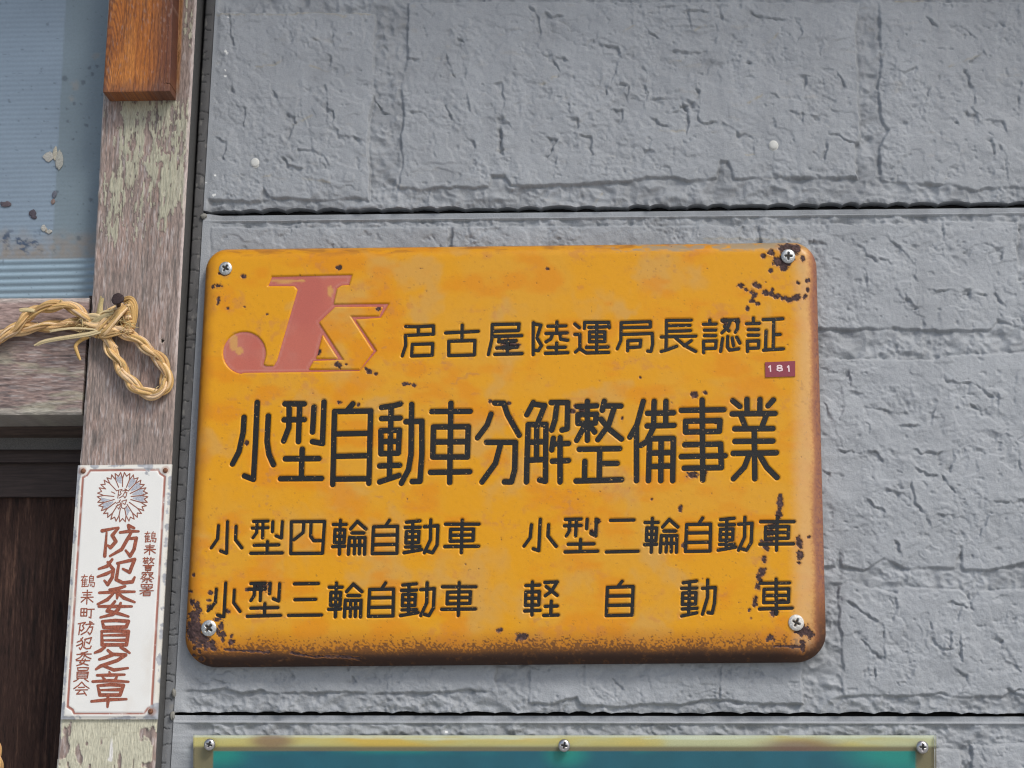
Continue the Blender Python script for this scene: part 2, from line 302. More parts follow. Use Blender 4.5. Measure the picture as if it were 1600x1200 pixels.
def siding(name, ytop, ybot, fy0, fy1, step, topstrip, botlip, label=None):
    """ytop/ybot: functions of x giving the visible limits in px"""
    xs = spaced(gx((fy0+fy1)/2)-4, 2700, 300, 1612, step, 14)
    t = spaced(fy0, fy1, max(fy0, -12), min(fy1, 1212), step, 10)
    tt = (t-t[0])/(t[-1]-t[0])
    X = np.repeat(xs[None, :], len(t), 0); yt = ytop(xs); yb = ybot(xs)
    if botlip:   # hammered lower lip: irregular small scallops
        rs_ = np.random.RandomState(int(fy1)); cus = np.cumsum(rs_.uniform(22, 62, 119))+xs[0]-30; am = rs_.uniform(1.6, 5.2, 121)*(1. if fy1 < 400 else .75)
        ci = np.clip(np.searchsorted(cus, xs), 1, 119); tc = (xs-cus[ci-1])/(cus[ci]-cus[ci-1]); tc = np.clip(tc, 0, 1); lip = am[ci]*(4*tc*(1-tc))**.8+.4*vn(xs/5, xs*0, 62)
        yb = yb+1.8-lip
    Y = yt[None, :]+tt[:, None]*(yb-yt)[None, :]
    # follow the leaning left edge
    lean = (gx(Y)+0)-(X[:, :1]); fall = np.clip(1-(X-X[:, :1])/300, 0, 1); X = X+lean*fall
    H, d = wallrelief(X, Y, 1)
    H = ledges(X, Y, H)
    if topstrip:
        e = Y-yt[None, :]
        H = np.where(e < 10.0, -10.5, H*1.0-1.0*np.exp(-np.maximum(e-10, 0)/5))
        H = np.where((e >= 10) & (e < 12.5), H*.3+.4, H)
    # smooth flat margin by the sealant
    e = X-X[:, :1]; H = H*sst(3, 30 if topstrip else 12, e)
    if botlip:
        e = yb[None, :]-Y; H = H + 2.0*np.exp(-e/5)*0 - .8*sst(2.5, 0, e)
    c = np.zeros(X.shape+(3,)); c[:] = (.325, .342, .358)
    c *= (1+.07*fbm(X, Y, 160, o=3, s=2)+.05*fbm(X, Y, 30, o=3, s=6)+.03*fbm(X, Y, 4, o=2, s=9))[..., None]
    c *= (1+.055*fbm(X, Y, 24, 420, o=3, s=20)+.03*fbm(X, Y, 6, 160, o=2, s=25))[..., None]
    # grime settles in hollows of the relief (soft brown-black dust)
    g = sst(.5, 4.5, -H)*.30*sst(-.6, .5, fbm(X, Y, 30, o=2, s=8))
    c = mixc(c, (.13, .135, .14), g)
    for pl in STREAK:
        x0 = min(p[0] for p in pl)-8; x1 = max(p[0] for p in pl)+8; y0 = min(p[1] for p in pl)-8; y1 = max(p[1] for p in pl)+8
        m = (X > x0) & (X < x1) & (Y > y0) & (Y < y1)
        if not m.any(): continue
        b = np.full(m.sum(), 1e9)
        for p, q in zip(pl[:-1], pl[1:]): b = np.minimum(b, segdist(X[m]+2*vn(X[m]/6, Y[m]/6, 14), Y[m]+2*vn(X[m]/6, Y[m]/6, 15), p, q)[0])
        k = np.exp(-(b/1.6)**2)*.45*sst(-.7, .3, vn(X[m]/9, Y[m]/9, 16)); c[m] = mixc(c[m], (.36, .31, .20), k)
    och = sst(.45, .8, fbm(X, Y, 26, 9, o=3, s=18))*.16*sst(420, 250, Y); c = mixc(c, (.36, .31, .22), och)
    # white paint specks near the left edge
    for (px, py, rr) in ((353,81,2.6),(355,84,2.2),(352,110,1.5),(352,119,2.2),(336,275,1.8),(334,305,2.8),(356,27,1.2),(322,285,1.3),(697,1144-0,2.2),(281,1072,1.6),(336,274,1.6)):
        m = np.hypot((X-px)+.8*vn(X/2, Y/2, 5), (Y-py)*1.3) < rr; c[m] = (.75, .75, .72)
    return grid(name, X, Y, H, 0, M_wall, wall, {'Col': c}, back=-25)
STEP = 1.45
siding('siding_panel', lambda x: x*0-458., g1, -458, 327, STEP, False, True)
siding('siding_panel', lambda x: g1(x)+7.2, g2, 337, 1112, STEP, True, True)
siding('siding_panel', lambda x: g2(x)+5.5, lambda x: x*0+1890., 1119, 1890, STEP, True, False)
# sheathing behind the siding and plain siding rows beyond the picture
ZL = P(1000, 1890, 0)[2]; ZT = P(1000, -458, 0)[2]; XL = P(gx(600), 600, 0)[0]
wbox('sheathing', (XL-.045, .0175, 0), (2.2, .05, 3.1), M_dark, wall)
z = ZL-.008
while z > .1:
    wbox('siding_panel', (XL, -.001, max(z-.485, .02)), (2.2, .016, z), M_plain, wall); z -= .493
wbox('siding_panel', (XL, -.001, ZT+.008), (2.2, .016, 2.94), M_plain, wall)

# ------------------------------------------------------------------ strokes (lettering)
NA = 7
def capsule_mesh(polys, depth, r, dz=.02, taper=None):
    """flat rounded strokes lying at 'depth' px; every segment a hair above the last so nothing is coplanar"""
    V = []; Fc = []; k = 0
    for pl in polys:
        n = len(pl)
        for i in range(n-1):
            p = pl[i]; q = pl[i+1]
            r1 = p[2] if len(p) > 2 else r; r2 = q[2] if len(q) > 2 else r
            a = math.atan2(q[1]-p[1], q[0]-p[0]); z = depth+dz*(k % 40); k += 1; b = len(V); ring = []
            for j in range(NA+1): t = a+math.pi/2+math.pi*j/NA; ring.append((p[0]+r1*math.cos(t), p[1]+r1*math.sin(t)))
            for j in range(NA+1): t = a-math.pi/2+math.pi*j/NA; ring.append((q[0]+r2*math.cos(t), q[1]+r2*math.sin(t)))
            rx, ry = zip(*ring); V += list(P(rx, ry, z)); Fc.append(list(range(b, b+len(ring)))[::-1])
    return V, Fc
def letters(name, polys, depth, r, m, parent, label=None, dz=.02):
    V, Fc = capsule_mesh(polys, depth, r, dz)
    V = np.array(V); fl = []
    for f in Fc: fl.append(f[::-1])
    o = mesh_obj(name, V, fl, m, parent, smooth=False)
    if label: o['label'] = label
    return o
C4 = ((350, 610), 5.); C5 = ((650, 610), 5.); C6 = ((930, 610), 5.); C2 = ((610, 480), 5.); C3 = ((920, 480), 5.)
C7 = ((310, 790), 3.5556); C8 = ((800, 790), 3.4783)
BIG = [
 (C4, "258,95 245,400 228,695 158,668|155,210 148,330 115,480 65,575|345,200 335,400 350,500 385,580"),
 (C4, "475,105 625,105|468,230 625,228|508,110 505,290 465,395|590,110 580,400|702,130 690,325|780,90 768,415 690,400|610,460 602,690|478,535 740,533|440,690 760,688"),
 (C4, "862,165 848,735|862,165 1145,160 1130,725|870,340 1125,335|865,515 1125,510|860,693 1125,690|1005,105 955,165"),
 (C4, "1230,133 1330,118 1375,105|1230,220 1375,215|1305,125 1290,690|1225,315 1370,310 1360,490 1225,495 1225,315|1225,400 1365,398|1215,590 1370,585|1215,715 1365,665|1465,110 1460,500 1440,620 1385,725|1420,245 1545,240 1545,500 1530,710 1470,712"),
 (C5, "272,100 262,720|122,165 422,163|135,285 408,283 400,520 130,520 135,285|140,403 400,400|112,640 418,635"),
 (C5, "585,185 555,270 480,370|615,98 685,100 715,190 805,350|550,405 775,405 770,620 745,715 690,715|660,420 620,570 515,715"),
 (C5, "915,95 865,190|925,108 1005,118 950,255|875,275 865,600 862,715|875,268 1015,265 1010,710 965,700|943,275 940,540|880,405 1010,400|880,545 1005,540|1055,95 1185,95 1180,300 1140,310|1100,110 1085,230 1060,310|1072,375 1060,465|1072,420 1190,415|1065,553 1190,548|1125,370 1125,715"),
 (C6, "-62,85 -62,390|-135,125 10,120|-135,190 10,185 0,255 -135,258 -135,190|-80,270 -145,390|-45,270 -5,325|70,85 55,155|75,120 200,122|150,130 105,270 20,385|45,225 105,300 205,380|-125,460 190,455|35,475 30,695|40,572 170,570|-82,555 -85,700|-150,708 205,698"),
 (C6, "375,85 325,270 270,365|322,290 322,705|460,85 455,270|552,85 550,265|408,178 612,175|405,278 615,273|455,290 400,400 355,430|435,378 610,375|425,385 415,705|610,380 605,705|515,395 512,705|425,490 605,485|430,595 600,590"),
 (C6, "835,75 840,700|672,155 1005,150|705,240 975,235 970,320 705,325 705,240|700,425 980,418 985,600|672,518 1015,510|695,608 985,603"),
 (C6, "1075,80 1130,125|1185,70 1187,180|1287,70 1285,180|1392,75 1350,120|1070,183 1405,180|1140,200 1175,290|1335,200 1300,290|1090,300 1388,298|1092,398 1388,395|1078,492 1415,487|1242,300 1247,690|1200,510 1165,600 1080,690|1290,515 1340,600 1420,680"),
]
ROW1 = [
 (C2, "118,150 205,152 335,145 335,210 215,215 115,220 118,300 92,380|217,155 217,210|170,290 330,285 325,375 165,380 170,290"),
 (C2, "430,200 685,188|560,140 558,255|455,265 660,260 655,372 455,378 455,265"),
 (C2, "795,135 1005,130 1000,182 800,188|795,135 792,250 765,370|800,228 1025,222|850,240 845,270 980,262|915,265 912,365|830,318 990,312|815,368 1028,362"),
 (C2, "1115,120 1115,370|1125,130 1175,140 1150,220|1145,240 1180,300 1155,340 1125,335|1300,115 1298,200|1230,148 1370,145|1215,205 1380,200|1265,215 1250,250 1215,270|1325,215 1330,250 1385,258|1298,280 1295,360|1230,315 1365,312|1210,360 1385,355"),
 (C3, "-110,130 -75,160|-110,212 -70,212 -70,320 -105,350|-70,325 -20,357 155,353|-35,165 -33,118 155,118 160,160|0,158 135,152|5,192 125,192 125,268 5,270 5,192|5,232 125,230|62,125 60,350|-20,315 150,310"),
 (C3, "252,120 480,112 480,155 258,160|252,120 250,260 222,325|258,212 495,205 498,290 485,345 460,342|305,262 405,258 400,310 310,315|305,262 303,340"),
 (C3, "605,105 605,230|605,102 800,100|610,145 790,142|610,188 795,183|565,232 835,225|605,235 602,335|565,345 605,335 685,305|680,240 750,300 835,345|800,262 745,300"),
 (C3, "945,100 945,125|895,132 995,130|903,178 990,178|903,222 990,222|895,265 995,262 990,320 900,325|895,265 897,355|1040,102 1165,98 1160,170 1145,195|1105,110 1090,150 1040,200|1060,150 1095,185|1045,245 1030,345|1085,230 1082,310 1100,335 1170,325|1120,240 1130,300|1155,235 1180,280"),
 (C3, "1285,85 1285,125|1232,128 1332,126|1245,175 1325,175|1245,218 1325,218|1238,265 1328,262 1325,318 1240,322|1238,265 1240,345|1362,97 1515,90|1445,100 1440,330|1445,215 1495,213|1385,185 1380,330|1365,335 1520,325"),
]
G_rin = "788,82 782,270|748,105 820,105|758,135 812,135 808,205 755,205 758,135|755,170 810,170|745,228 812,226|882,88 845,130|882,88 930,130|852,152 918,152|838,180 832,270|838,178 925,178 922,270|868,180 865,268|895,180 893,268|835,222 922,220"
G_ji = "972,118 1105,115 1102,265 965,267 972,118|1060,82 1040,112|972,165 1100,163|970,218 1100,215"
G_do = "1155,92 1230,85|1148,122 1232,120|1190,90 1187,255|1155,145 1225,143 1222,205 1152,207 1155,145|1152,175 1222,173|1150,230 1230,228|1142,262 1240,245|1290,80 1288,190 1255,262|1255,118 1330,112 1325,220 1300,262 1275,255"
G_sha = "1465,80 1460,262|1372,103 1558,103|1400,133 1528,130 1525,195 1398,198 1400,133|1400,165 1525,163|1368,228 1555,226"
SMALL = [
 (C7, "160,90 155,265 122,252|110,112 105,185 70,235|208,115 205,190 240,235"),
 (C7, "305,88 385,86|298,125 385,123|325,90 322,150 302,178|358,90 355,180|412,90 410,145|465,90 460,180 430,168|382,200 380,262|308,220 445,218|290,265 465,263"),
 (C7, "515,90 700,88 688,265 512,267 515,90|585,95 580,150 530,190|625,95 622,170 640,195 690,195"),
 (C7, G_rin), (C7, G_ji), (C7, G_do), (C7, G_sha),
 (C7, "150,430 140,618 105,608|98,465 92,540 52,585|198,470 195,540 230,588"),
 (C7, "290,433 370,430|280,465 368,463|312,435 308,500 290,528|345,435 342,528|398,432 394,490|450,435 445,530 415,518|368,545 365,610|290,570 440,567|270,615 455,610"),
 (C7, "532,435 665,433|535,523 650,521|500,610 682,608"),
 (((310-6.3, 790+98), 3.5556), G_rin), (((310-6.1, 790+98), 3.5556), G_ji), (((310-5.7, 790+98.3), 3.5556), G_do), (((310-4.8, 790+98), 3.5556), G_sha),
 (C8, "153,75 145,245 115,235|105,105 98,175 65,220|198,105 195,165 240,222"),
 (C8, "290,75 375,73|285,110 375,108|315,78 310,140 295,165|350,78 345,165|408,75 405,125|458,75 455,165 428,150|372,185 370,245|305,210 445,208|288,252 465,248"),
 (C8, "535,80 662,78|512,252 685,248"),
 (((310+487.5, 787), 3.5556), G_rin), (((310+489.5, 786.5), 3.5556), G_ji), (((310+491, 786), 3.5556), G_do), (((310+492.6, 786.2), 3.5556), G_sha),
 (C8, "110,415 108,595|75,435 150,432|75,470 148,468 145,540 72,542 75,470|75,505 146,503|68,573 152,570|178,418 245,415 215,465 180,490|185,440 245,488|213,520 210,595|180,548 245,546|172,597 250,595"),
 (C8, "598,412 575,440|518,445 658,440 652,595 512,598 518,445|515,492 655,490|515,543 655,540"),
 (C8, "930,420 1003,410|922,450 1003,448|965,415 960,590|928,475 1000,473 997,535 925,537 928,475|925,505 998,503|925,562 1005,558|922,600 1003,583|1063,405 1062,500 1035,590|1035,450 1105,445 1100,530 1088,585 1065,582"),
 (C8, "1435,400 1437,590|1348,422 1508,420|1370,455 1505,452 1502,525 1368,528 1370,455|1368,490 1503,488|1345,562 1522,557"),
]
GLY = [(pts_of(s, c[0], c[1]), 4.2) for c, s in BIG]+[(pts_of(s, c[0], c[1]), 2.45) for c, s in ROW1]+[(pts_of(s, c[0], c[1]), 2.55) for c, s in SMALL]
# logo outlines
def LP(s): return pts_of(s, (330, 400), 5.3333)[0]
arc = [(330+(275+184*math.cos(a))/5.3333, 400+(806+182*math.sin(a))/5.3333) for a in np.linspace(math.radians(100), math.radians(375), 26)]
logo_out = LP("500,165 1180,150 1152,243 1085,250 1052,272 1025,395 1490,390 1415,518 1210,532 1385,790 1240,962 900,970 280,976")+arc+LP("440,900 460,910 515,910 540,870 712,280 690,255 465,255")
logo_in = [LP("1035,428 1425,426 1395,495 1155,497 1345,790 1235,940 820,940 855,880 1110,868 905,555"), LP("930,665 1048,850 880,850")]

# ------------------------------------------------------------------ the yellow sign
DS = 32.
sign = empty('enamel_sign', P(785, 1035, 0), 'large yellow enamel sign with black Japanese lettering and faded red emblem on the grey wall', 'sign')
TL, TR, BR, BL = (318.5, 384), (1278, 372.5), (1295, 1033.5), (281.5, 1042)
Wd = 975.; Ht = 655.; RR = {'tl': 34., 'tr': 40., 'br': 46., 'bl': 50.}
def dens(L, step, edge):
    a = [0]; x = 0
    while x < L/2:
        st = step if x > edge else max(.25, step*(.25+.75*x/edge)); x += st; a.append(x)
    a = np.array(a); a = a/a[-1]*L/2
    return np.concatenate([a, (L-a)[::-1][1:]])
vv = dens(Ht, 1.3, 26); uu = dens(Wd, 1.3, 26)/Wd
def ins(v, rt, rb):
    a = np.zeros_like(v)
    m = v < rt; a[m] = rt-np.sqrt(np.maximum(rt*rt-(rt-v[m])**2, 0))
    m = v > Ht-rb; a[m] = rb-np.sqrt(np.maximum(rb*rb-(rb-(Ht-v[m]))**2, 0)); return a
il = ins(vv, RR['tl'], RR['bl']); ir = ins(vv, RR['tr'], RR['br'])
U = il[:, None]+uu[None, :]*(Wd-il-ir)[:, None]; Vv = np.repeat(vv[:, None], len(uu), 1)
s_ = U/Wd; t_ = Vv/Ht
X = (TL[0]*(1-s_)+TR[0]*s_)*(1-t_)+(BL[0]*(1-s_)+BR[0]*s_)*t_
Y = (TL[1]*(1-s_)+TR[1]*s_)*(1-t_)+(BL[1]*(1-s_)+BR[1]*s_)*t_
dE = np.minimum(np.minimum(U, Wd-U), np.minimum(Vv, Ht-Vv))
for cx, cy, r, mx, my in ((0, 0, RR['tl'], 1, 1), (Wd, 0, RR['tr'], -1, 1), (Wd, Ht, RR['br'], -1, -1), (0, Ht, RR['bl'], 1, -1)):
    a = r-(U-cx)*mx; b = r-(Vv-cy)*my; m = (a > 0) & (b > 0); dE = np.where(m, r-np.hypot(a, b), dE)
dE = np.maximum(dE, 0)
RO = 25.
q = np.clip(1-dE/RO, 0, 1)
H = -RO*(1-np.sqrt(np.maximum(1-q**2.6, 0)))
H += .5*fbm(X, Y, 130, o=2, s=3)*sst(0, 40, dE)*.6 + .10*fbm(X, Y, 6, o=2, s=5)
# grooves of the lettering
G = np.full(X.shape, 0.)
Xm, Ym = X[0], Y[:, 0]
def win(x0, x1, y0, y1):
    r0 = max(0, np.searchsorted(Y[:, len(uu)//2], y0-12)); r1 = min(len(vv), np.searchsorted(Y[:, len(uu)//2], y1+12))
    c0 = max(0, np.searchsorted(X[len(vv)//2], x0-24)); c1 = min(len(uu), np.searchsorted(X[len(vv)//2], x1+24))
    return slice(r0, r1), slice(c0, c1)
for polys, r in GLY:
    for pl in polys:
        for p, qq in zip(pl[:-1], pl[1:]):
            w_ = win(min(p[0], qq[0])-8, max(p[0], qq[0])+8, min(p[1], qq[1])-8, max(p[1], qq[1])+8)
            dd, _ = segdist(X[w_], Y[w_], p, qq)
            G[w_] = np.maximum(G[w_], 1-sst(r-.7, r+1.5, dd))
H -= 3.0*G
w_ = win(340, 620, 420, 590)
sd_ = polysdf(X[w_], Y[w_], logo_out)
for li in logo_in: sd_ = np.maximum(sd_, -polysdf(X[w_], Y[w_], li))
H[w_] -= 3.2*(1-sst(-2.4, .9, sd_))
# colour
n_big = fbm(X, Y, 85, 60, o=4, s=7); n_mid = fbm(X, Y, 30, 24, o=4, s=12); n_f = fbm(X, Y, 3.2, o=2, s=16); n_s = fbm(X, Y, 9, o=3, s=19)
c = np.zeros(X.shape+(3,)); c[:] = (.70, .315, .008)
c = mixc(c, (.64, .33, .04), sst(-.15, .4, n_big)*.4)
c = mixc(c, (.55, .325, .10), sst(.1, .55, fbm(X+22*fbm(X, Y, 30, o=3, s=26), Y+22*fbm(X, Y, 30, o=3, s=30), 60, 70, o=4, s=22))*.5)
c = mixc(c, (.68, .24, .005), sst(.0, .5, fbm(X, Y, 60, 34, o=4, s=12))*.65)
pk = sst(.12, .42, fbm(X, Y, 70, 30, o=4, s=28))*sst(-.1, .5, n_s+.3*n_f)
c = mixc(c, (.52, .20, .06), pk*.4)
c = mixc(c, (.30, .11, .04), sst(.55, .8, n_f)*sst(.0, .4, fbm(X, Y, 50, o=3, s=28))*.5)
# fine dark specks
c = mixc(c, (.16, .08, .03), sst(.60, .72, fbm(X, Y, 5, o=3, s=36, g=.8))*.45)
rough = np.full(X.shape, .32)+.06*n_mid
# lower edge: rust freckles thickening into a dark band
eb = Ht-Vv
fre = fbm(X, Y, 2.4, 2.2, o=2, s=38); wob = 7*fbm(X, Y, 60, o=2, s=40)
k = sst(54, 10, eb+wob)
c = mixc(c, (.42, .15, .012), sst(64, 26, eb+wob)*.85)
rb = sst(.62-1.25*k, .86-1.25*k, fre)
c = mixc(c, (.10, .040, .014), rb*.85*sst(60, 44, eb))
c = mixc(c, (.032, .019, .013), sst(27, 9, eb+.5*wob+4*fre)*.94)
rough = np.maximum(rough, .32+.5*k)
# right edge: chalky pale line then pinkish brown bloom
er = Wd-U
wr = 3.5*fbm(X, Y, 25, 40, o=3, s=42)
lowr = sst(420, 1000, Y)
c = mixc(c, (.68, .45, .24), sst(50, 22, er+wr-14*lowr+2.5*fre)*.5)
c = mixc(c, (.40, .15, .055), sst(22, 11, er+wr-5*lowr+3*fre)*(.75+.25*n_f))
c = mixc(c, (.22, .095, .075), sst(17, 7, er+wr*.8-6*lowr+2*fre)*(.65+.35*sst(-.2, .5, fre)))
rough = np.maximum(rough, .35+.35*sst(20, 10, er+wr))
# top edge: rusty scuffs, shade of the rolled rim painted as orange, bare grey patch to the right
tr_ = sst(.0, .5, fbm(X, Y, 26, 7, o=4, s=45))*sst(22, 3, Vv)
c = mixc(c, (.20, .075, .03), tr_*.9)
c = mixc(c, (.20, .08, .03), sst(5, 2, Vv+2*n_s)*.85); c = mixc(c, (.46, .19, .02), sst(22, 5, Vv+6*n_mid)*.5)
gm = sst(20, 13, Vv+3*n_s)*sst(920, 970, X)*sst(1262, 1230, X)
gm2 = gm*sst(-.45, .0, fbm(X, Y, 14, 5, o=3, s=47)+.004*(X-1100))
c = mixc(c, (.30, .25, .17), gm2*.85)
c = mixc(c, (.33, .20, .08), sst(17, 10, Vv)*sst(1235, 1260, X)*.8)
c = mixc(c, (.30, .10, .02), sst(30, 10, dE+3*fre+wr)*sst(150, 40, eb)*sst(90, 40, er)*.7)
c = mixc(c, (.05, .026, .018), sst(23, 8, dE+3.5*fre+.4*wr)*sst(120, 30, eb)*.9)
# left edge: dark hairline, scattered rust and painted-in shade where the rim rolls back
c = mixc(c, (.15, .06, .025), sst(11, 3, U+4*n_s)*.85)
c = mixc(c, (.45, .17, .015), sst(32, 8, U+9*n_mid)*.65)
CH = [(1232,388,16,9),(1222,408,13,11),(1243,389,9,8),(1224,418,8,5),(1205,396,6,6),(1193,400,4,4),(1205,423,3.5,3),(1254,404,3,6),(1262,438,3.5,3.5),(1247,442,3,3),(1262,453,2.6,3),(1258,464,3,4),
 (1157,446,5,4),(1166,453,3.5,3),(1174,456,4,4),(1179,461,4,4),(1180,443,4,4),(1185,447,4,4),(1176,471,4,3),(1184,474,4,3),(1195,457,5,4),(1205,457,4,4),(1207,453,3,3),(1214,463,6,4),(1226,465,6,5),(1234,469,5,4),(1243,465,7,5),
 (305,985,13,26),(316,1001,15,13),(330,1006,9,7),(304,962,8,7),(345,991,7,5),(333,1010,6,6),(300,941,5,5),(307,947,5,8),(311,953,4,5),(329,926,4,3),(327,950,4,4),(356,955,4,4),(345,977,4,7),(341,986,5,4),(361,994,3,4),(361,1003,5,4),(348,999,3,4),(303,1012,4,4),(310,1018,4,4),(300,1023,5,3),(313,1029,5,3),(340,968,6,3),(288,922,5,2),(296,924,4,3),(286,966,5,2),(326,938,3,2),(302,898,3,3),
 (288,897,3,5),(635,600,6,3),(648,602,4,3),(1082,742,10,5),(1101,740,5,5),(795,538,12,8),(1085,616,5,5),(529,418,4,3.5),(380,432,4,4),(342,447,6,4),(333,448,3,3),(341,470,3,5),(356,482,2.6,2.6),(417,491,2.4,2),(382,479,2,1.6),
 (590,482,3.5,4),(498,550,3.5,5),(527,570,5,4),(531,573,3,3),(541,569,2,2),(579,580,5,4),(587,584,3,2.4),(572,576,2.4,2),(484,549,3,4),(350,428,7,3),
 (1219,785,5,9),(1219,777,3,5),(1217,803,5,7),(1206,822,6,4),(1203,832,7,5),(1200,845,9,3),(1197,857,5,5),(1194,875,4.5,7),(1191,892,5,6),(1187,903,5,9),(1184,917,4,6),(1180,935,4.5,6),(1179,944,3,4),(1248,844,4.5,7),(1251,853,3.5,4),(1250,867,5,7),(1249,880,3.5,3),(1208,958,4.5,5),(1214,957,3,3),
 (1257,986,9,8),(1265,992,6,6),(1250,988,8,4),(1255,1012,5,8),(1252,1003,3,3),(1204,997,6,5),(815,996,8,6),(780,985,5,4),(1264,839,2.5,2.2),(386,921,3.5,2.6),(411,917,10,6),(402,917,5,4),(1222,938,5,3),(1171,953,2,2),(1173,966,2,2),(1101,613,4,3),(1018,780,2,2),(1000,590,2,2),
 (1190,845,3,3),(1063,795,3,5),(1069,852,4,4),(934,814,4,4),(926,832,4,4),(385,692,3,4),(530,629,4,3),(560,632,3,3),(767,627,3,2.6),(795,630,4,2.4),(895,642,4,4),(909,641,5,4),(900,635,4,4),(887,643,3,3),(1118,660,2.5,4),(972,653,2.5,2.5),(1168,482,3,4),(1151,502,4,4),(1133,503,5,5),(855,420,3,2.4)]
CHv = np.zeros(X.shape)
for (cx, cy, rx, ry) in CH:
    w_ = win(cx-rx*2, cx+rx*2, cy-ry*2, cy+ry*2)
    e = np.sqrt(((X[w_]-cx)/(rx*1.1))**2+((Y[w_]-cy)/(ry*1.1))**2); CHv[w_] = np.maximum(CHv[w_], 1.6-e)
crk = [((455,1020),(490,1026)),((490,1026),(535,1025)),((535,1025),(560,1029)),((350,1015),(420,1019)),((1210,1009),(1250,1011))]
for p, qq in crk:
    w_ = win(min(p[0], qq[0])-6, max(p[0], qq[0])+6, p[1]-8, p[1]+8); e = segdist(X[w_], Y[w_], p, qq)[0]/2.2; CHv[w_] = np.maximum(CHv[w_], 1.45-e*.8)
nz = fbm(X, Y, 7, o=4, s=49, g=.75)
chip = sst(.60, .72, CHv+.95*nz)
halo = sst(.05, .6, CHv+.5*nz)
c = mixc(c, (.45, .17, .03), halo*.45*(1-chip))
cc = np.zeros(c.shape); cc[:] = (.060, .036, .034); cc *= (1+.7*fbm(X, Y, 2.6, o=2, s=54))[..., None]
cc = mixc(cc, (.14, .075, .07), sst(.2, .6, fbm(X, Y, 3, o=2, s=57))*.7)
c = c*(1-chip[..., None])+cc*chip[..., None]
H += chip*(-.9+1.1*fbm(X, Y, 3, o=2, s=59)); rough = rough*(1-chip)+.85*chip
faint = sst(.42, .6, CHv*0+fbm(X, Y, 11, 8, o=3, s=60))*sst(.4, .7, fbm(X, Y, 60, o=1, s=3)); c = mixc(c, (.38, .18, .08), faint*.35)
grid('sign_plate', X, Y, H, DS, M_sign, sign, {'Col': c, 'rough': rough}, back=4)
for gi, (polys, r) in enumerate(GLY):
    letters('character', polys, DS-1.7, r+.15, M_black, sign, dz=.012)
# pink emblem laid into its recess
def polyfill(name, loops, depth, m, parent, colf, step=None):
    x0 = min(p[0] for p in loops[0]); x1 = max(p[0] for p in loops[0]); y0 = min(p[1] for p in loops[0]); y1 = max(p[1] for p in loops[0])
    tess = tessellate_polygon([[Vector((p[0], p[1], 0)) for p in l] for l in loops])
    flat = [p for l in loops for p in l]
    import bmesh
    bm = bmesh.new(); vs = [bm.verts.new((p[0], p[1], 0)) for p in flat]
    for t in tess:
        try: bm.faces.new([vs[i] for i in t])
        except ValueError: pass
    for k in range(int((x1-x0)//3)): x = x0+3*k+1.5; bmesh.ops.bisect_plane(bm, geom=bm.verts[:]+bm.edges[:]+bm.faces[:], plane_co=(x, 0, 0), plane_no=(1, 0, 0))
    for k in range(int((y1-y0)//3)): y = y0+3*k+1.5; bmesh.ops.bisect_plane(bm, geom=bm.verts[:]+bm.edges[:]+bm.faces[:], plane_co=(0, y, 0), plane_no=(0, 1, 0))
    bmesh.ops.recalc_face_normals(bm, faces=bm.faces[:])
    bm.verts.index_update(); xy = np.array([v.co[:2] for v in bm.verts]); fs = [[v.index for v in f.verts][::-1] for f in bm.faces]; bm.free()
    V = P(xy[:, 0], xy[:, 1], depth); return mesh_obj(name, V, fs, m, parent, {'Col': colf(xy[:, 0], xy[:, 1])}, smooth=False)
def pinkc(x, y):
    c = np.zeros((len(x), 3)); c[:] = (.50, .13, .085)
    ed = np.full(x.shape, 99.)
    for l in [logo_out]+logo_in:
        for i in range(len(l)): ed = np.minimum(ed, segdist(x, y, l[i], l[(i+1) % len(l)])[0])
    c = mixc(c, (.55, .24, .19), sst(6.5, 4, ed)*sst(2.4, 3.4, ed)*.5); c = mixc(c, (.36, .075, .05), sst(1.6, .4, ed)*.7)
    c = mixc(c, (.48, .20, .15), sst(.0, .6, fbm(x, y, 30, o=3, s=3))*.35)
    c = mixc(c, (.44, .10, .075), sst(.0, .6, fbm(x, y, 44, 70, o=2, s=6))*.5)
    for (cx, cy, rx, ry) in ((445, 439, 22, 3.), (365, 535, 7, 13), (374, 548, 6, 6), (516, 455, 4, 9), (471, 439, 6, 2.5)):
        e = np.sqrt(((x-cx)/rx)**2+((y-cy)/ry)**2); c = mixc(c, (.62, .34, .08), sst(1.15, .85, e)*.75)
    return c
polyfill('red_emblem', [logo_out]+logo_in, DS-2.2, M_pink, sign, pinkc)
# 181 tape
tape = empty('label_tape', P(1219, 589, DS), 'small maroon embossed label strip reading 181 below the top lettering row of the yellow sign', 'label')
tape.location = P(1219, 589, DS)
TLx = [(1195.5, 566), (1242.5, 564), (1242.5, 588), (1196, 589.5)]
f = [P(x, y, DS+1.5) for x, y in TLx]; b = [P(x, y, DS+.1) for x, y in TLx]
ob = mesh_obj('tape_strip', f+b, [(3, 2, 1, 0), (0, 1, 5, 4), (1, 2, 6, 5), (2, 3, 7, 6), (3, 0, 4, 7)], M_tape, tape, smooth=False)
CT = ((1180, 550), 20.)
for s in ("425,470 470,430 480,600", "760,420 820,430 830,470 760,500 690,470 700,430 760,420|760,500 840,520 845,565 760,590 690,565 690,520 760,500", "1010,470 1045,430 1058,600"):
    letters('digit', pts_of(s, *CT), DS+1.7, 1.05, M_white, tape)

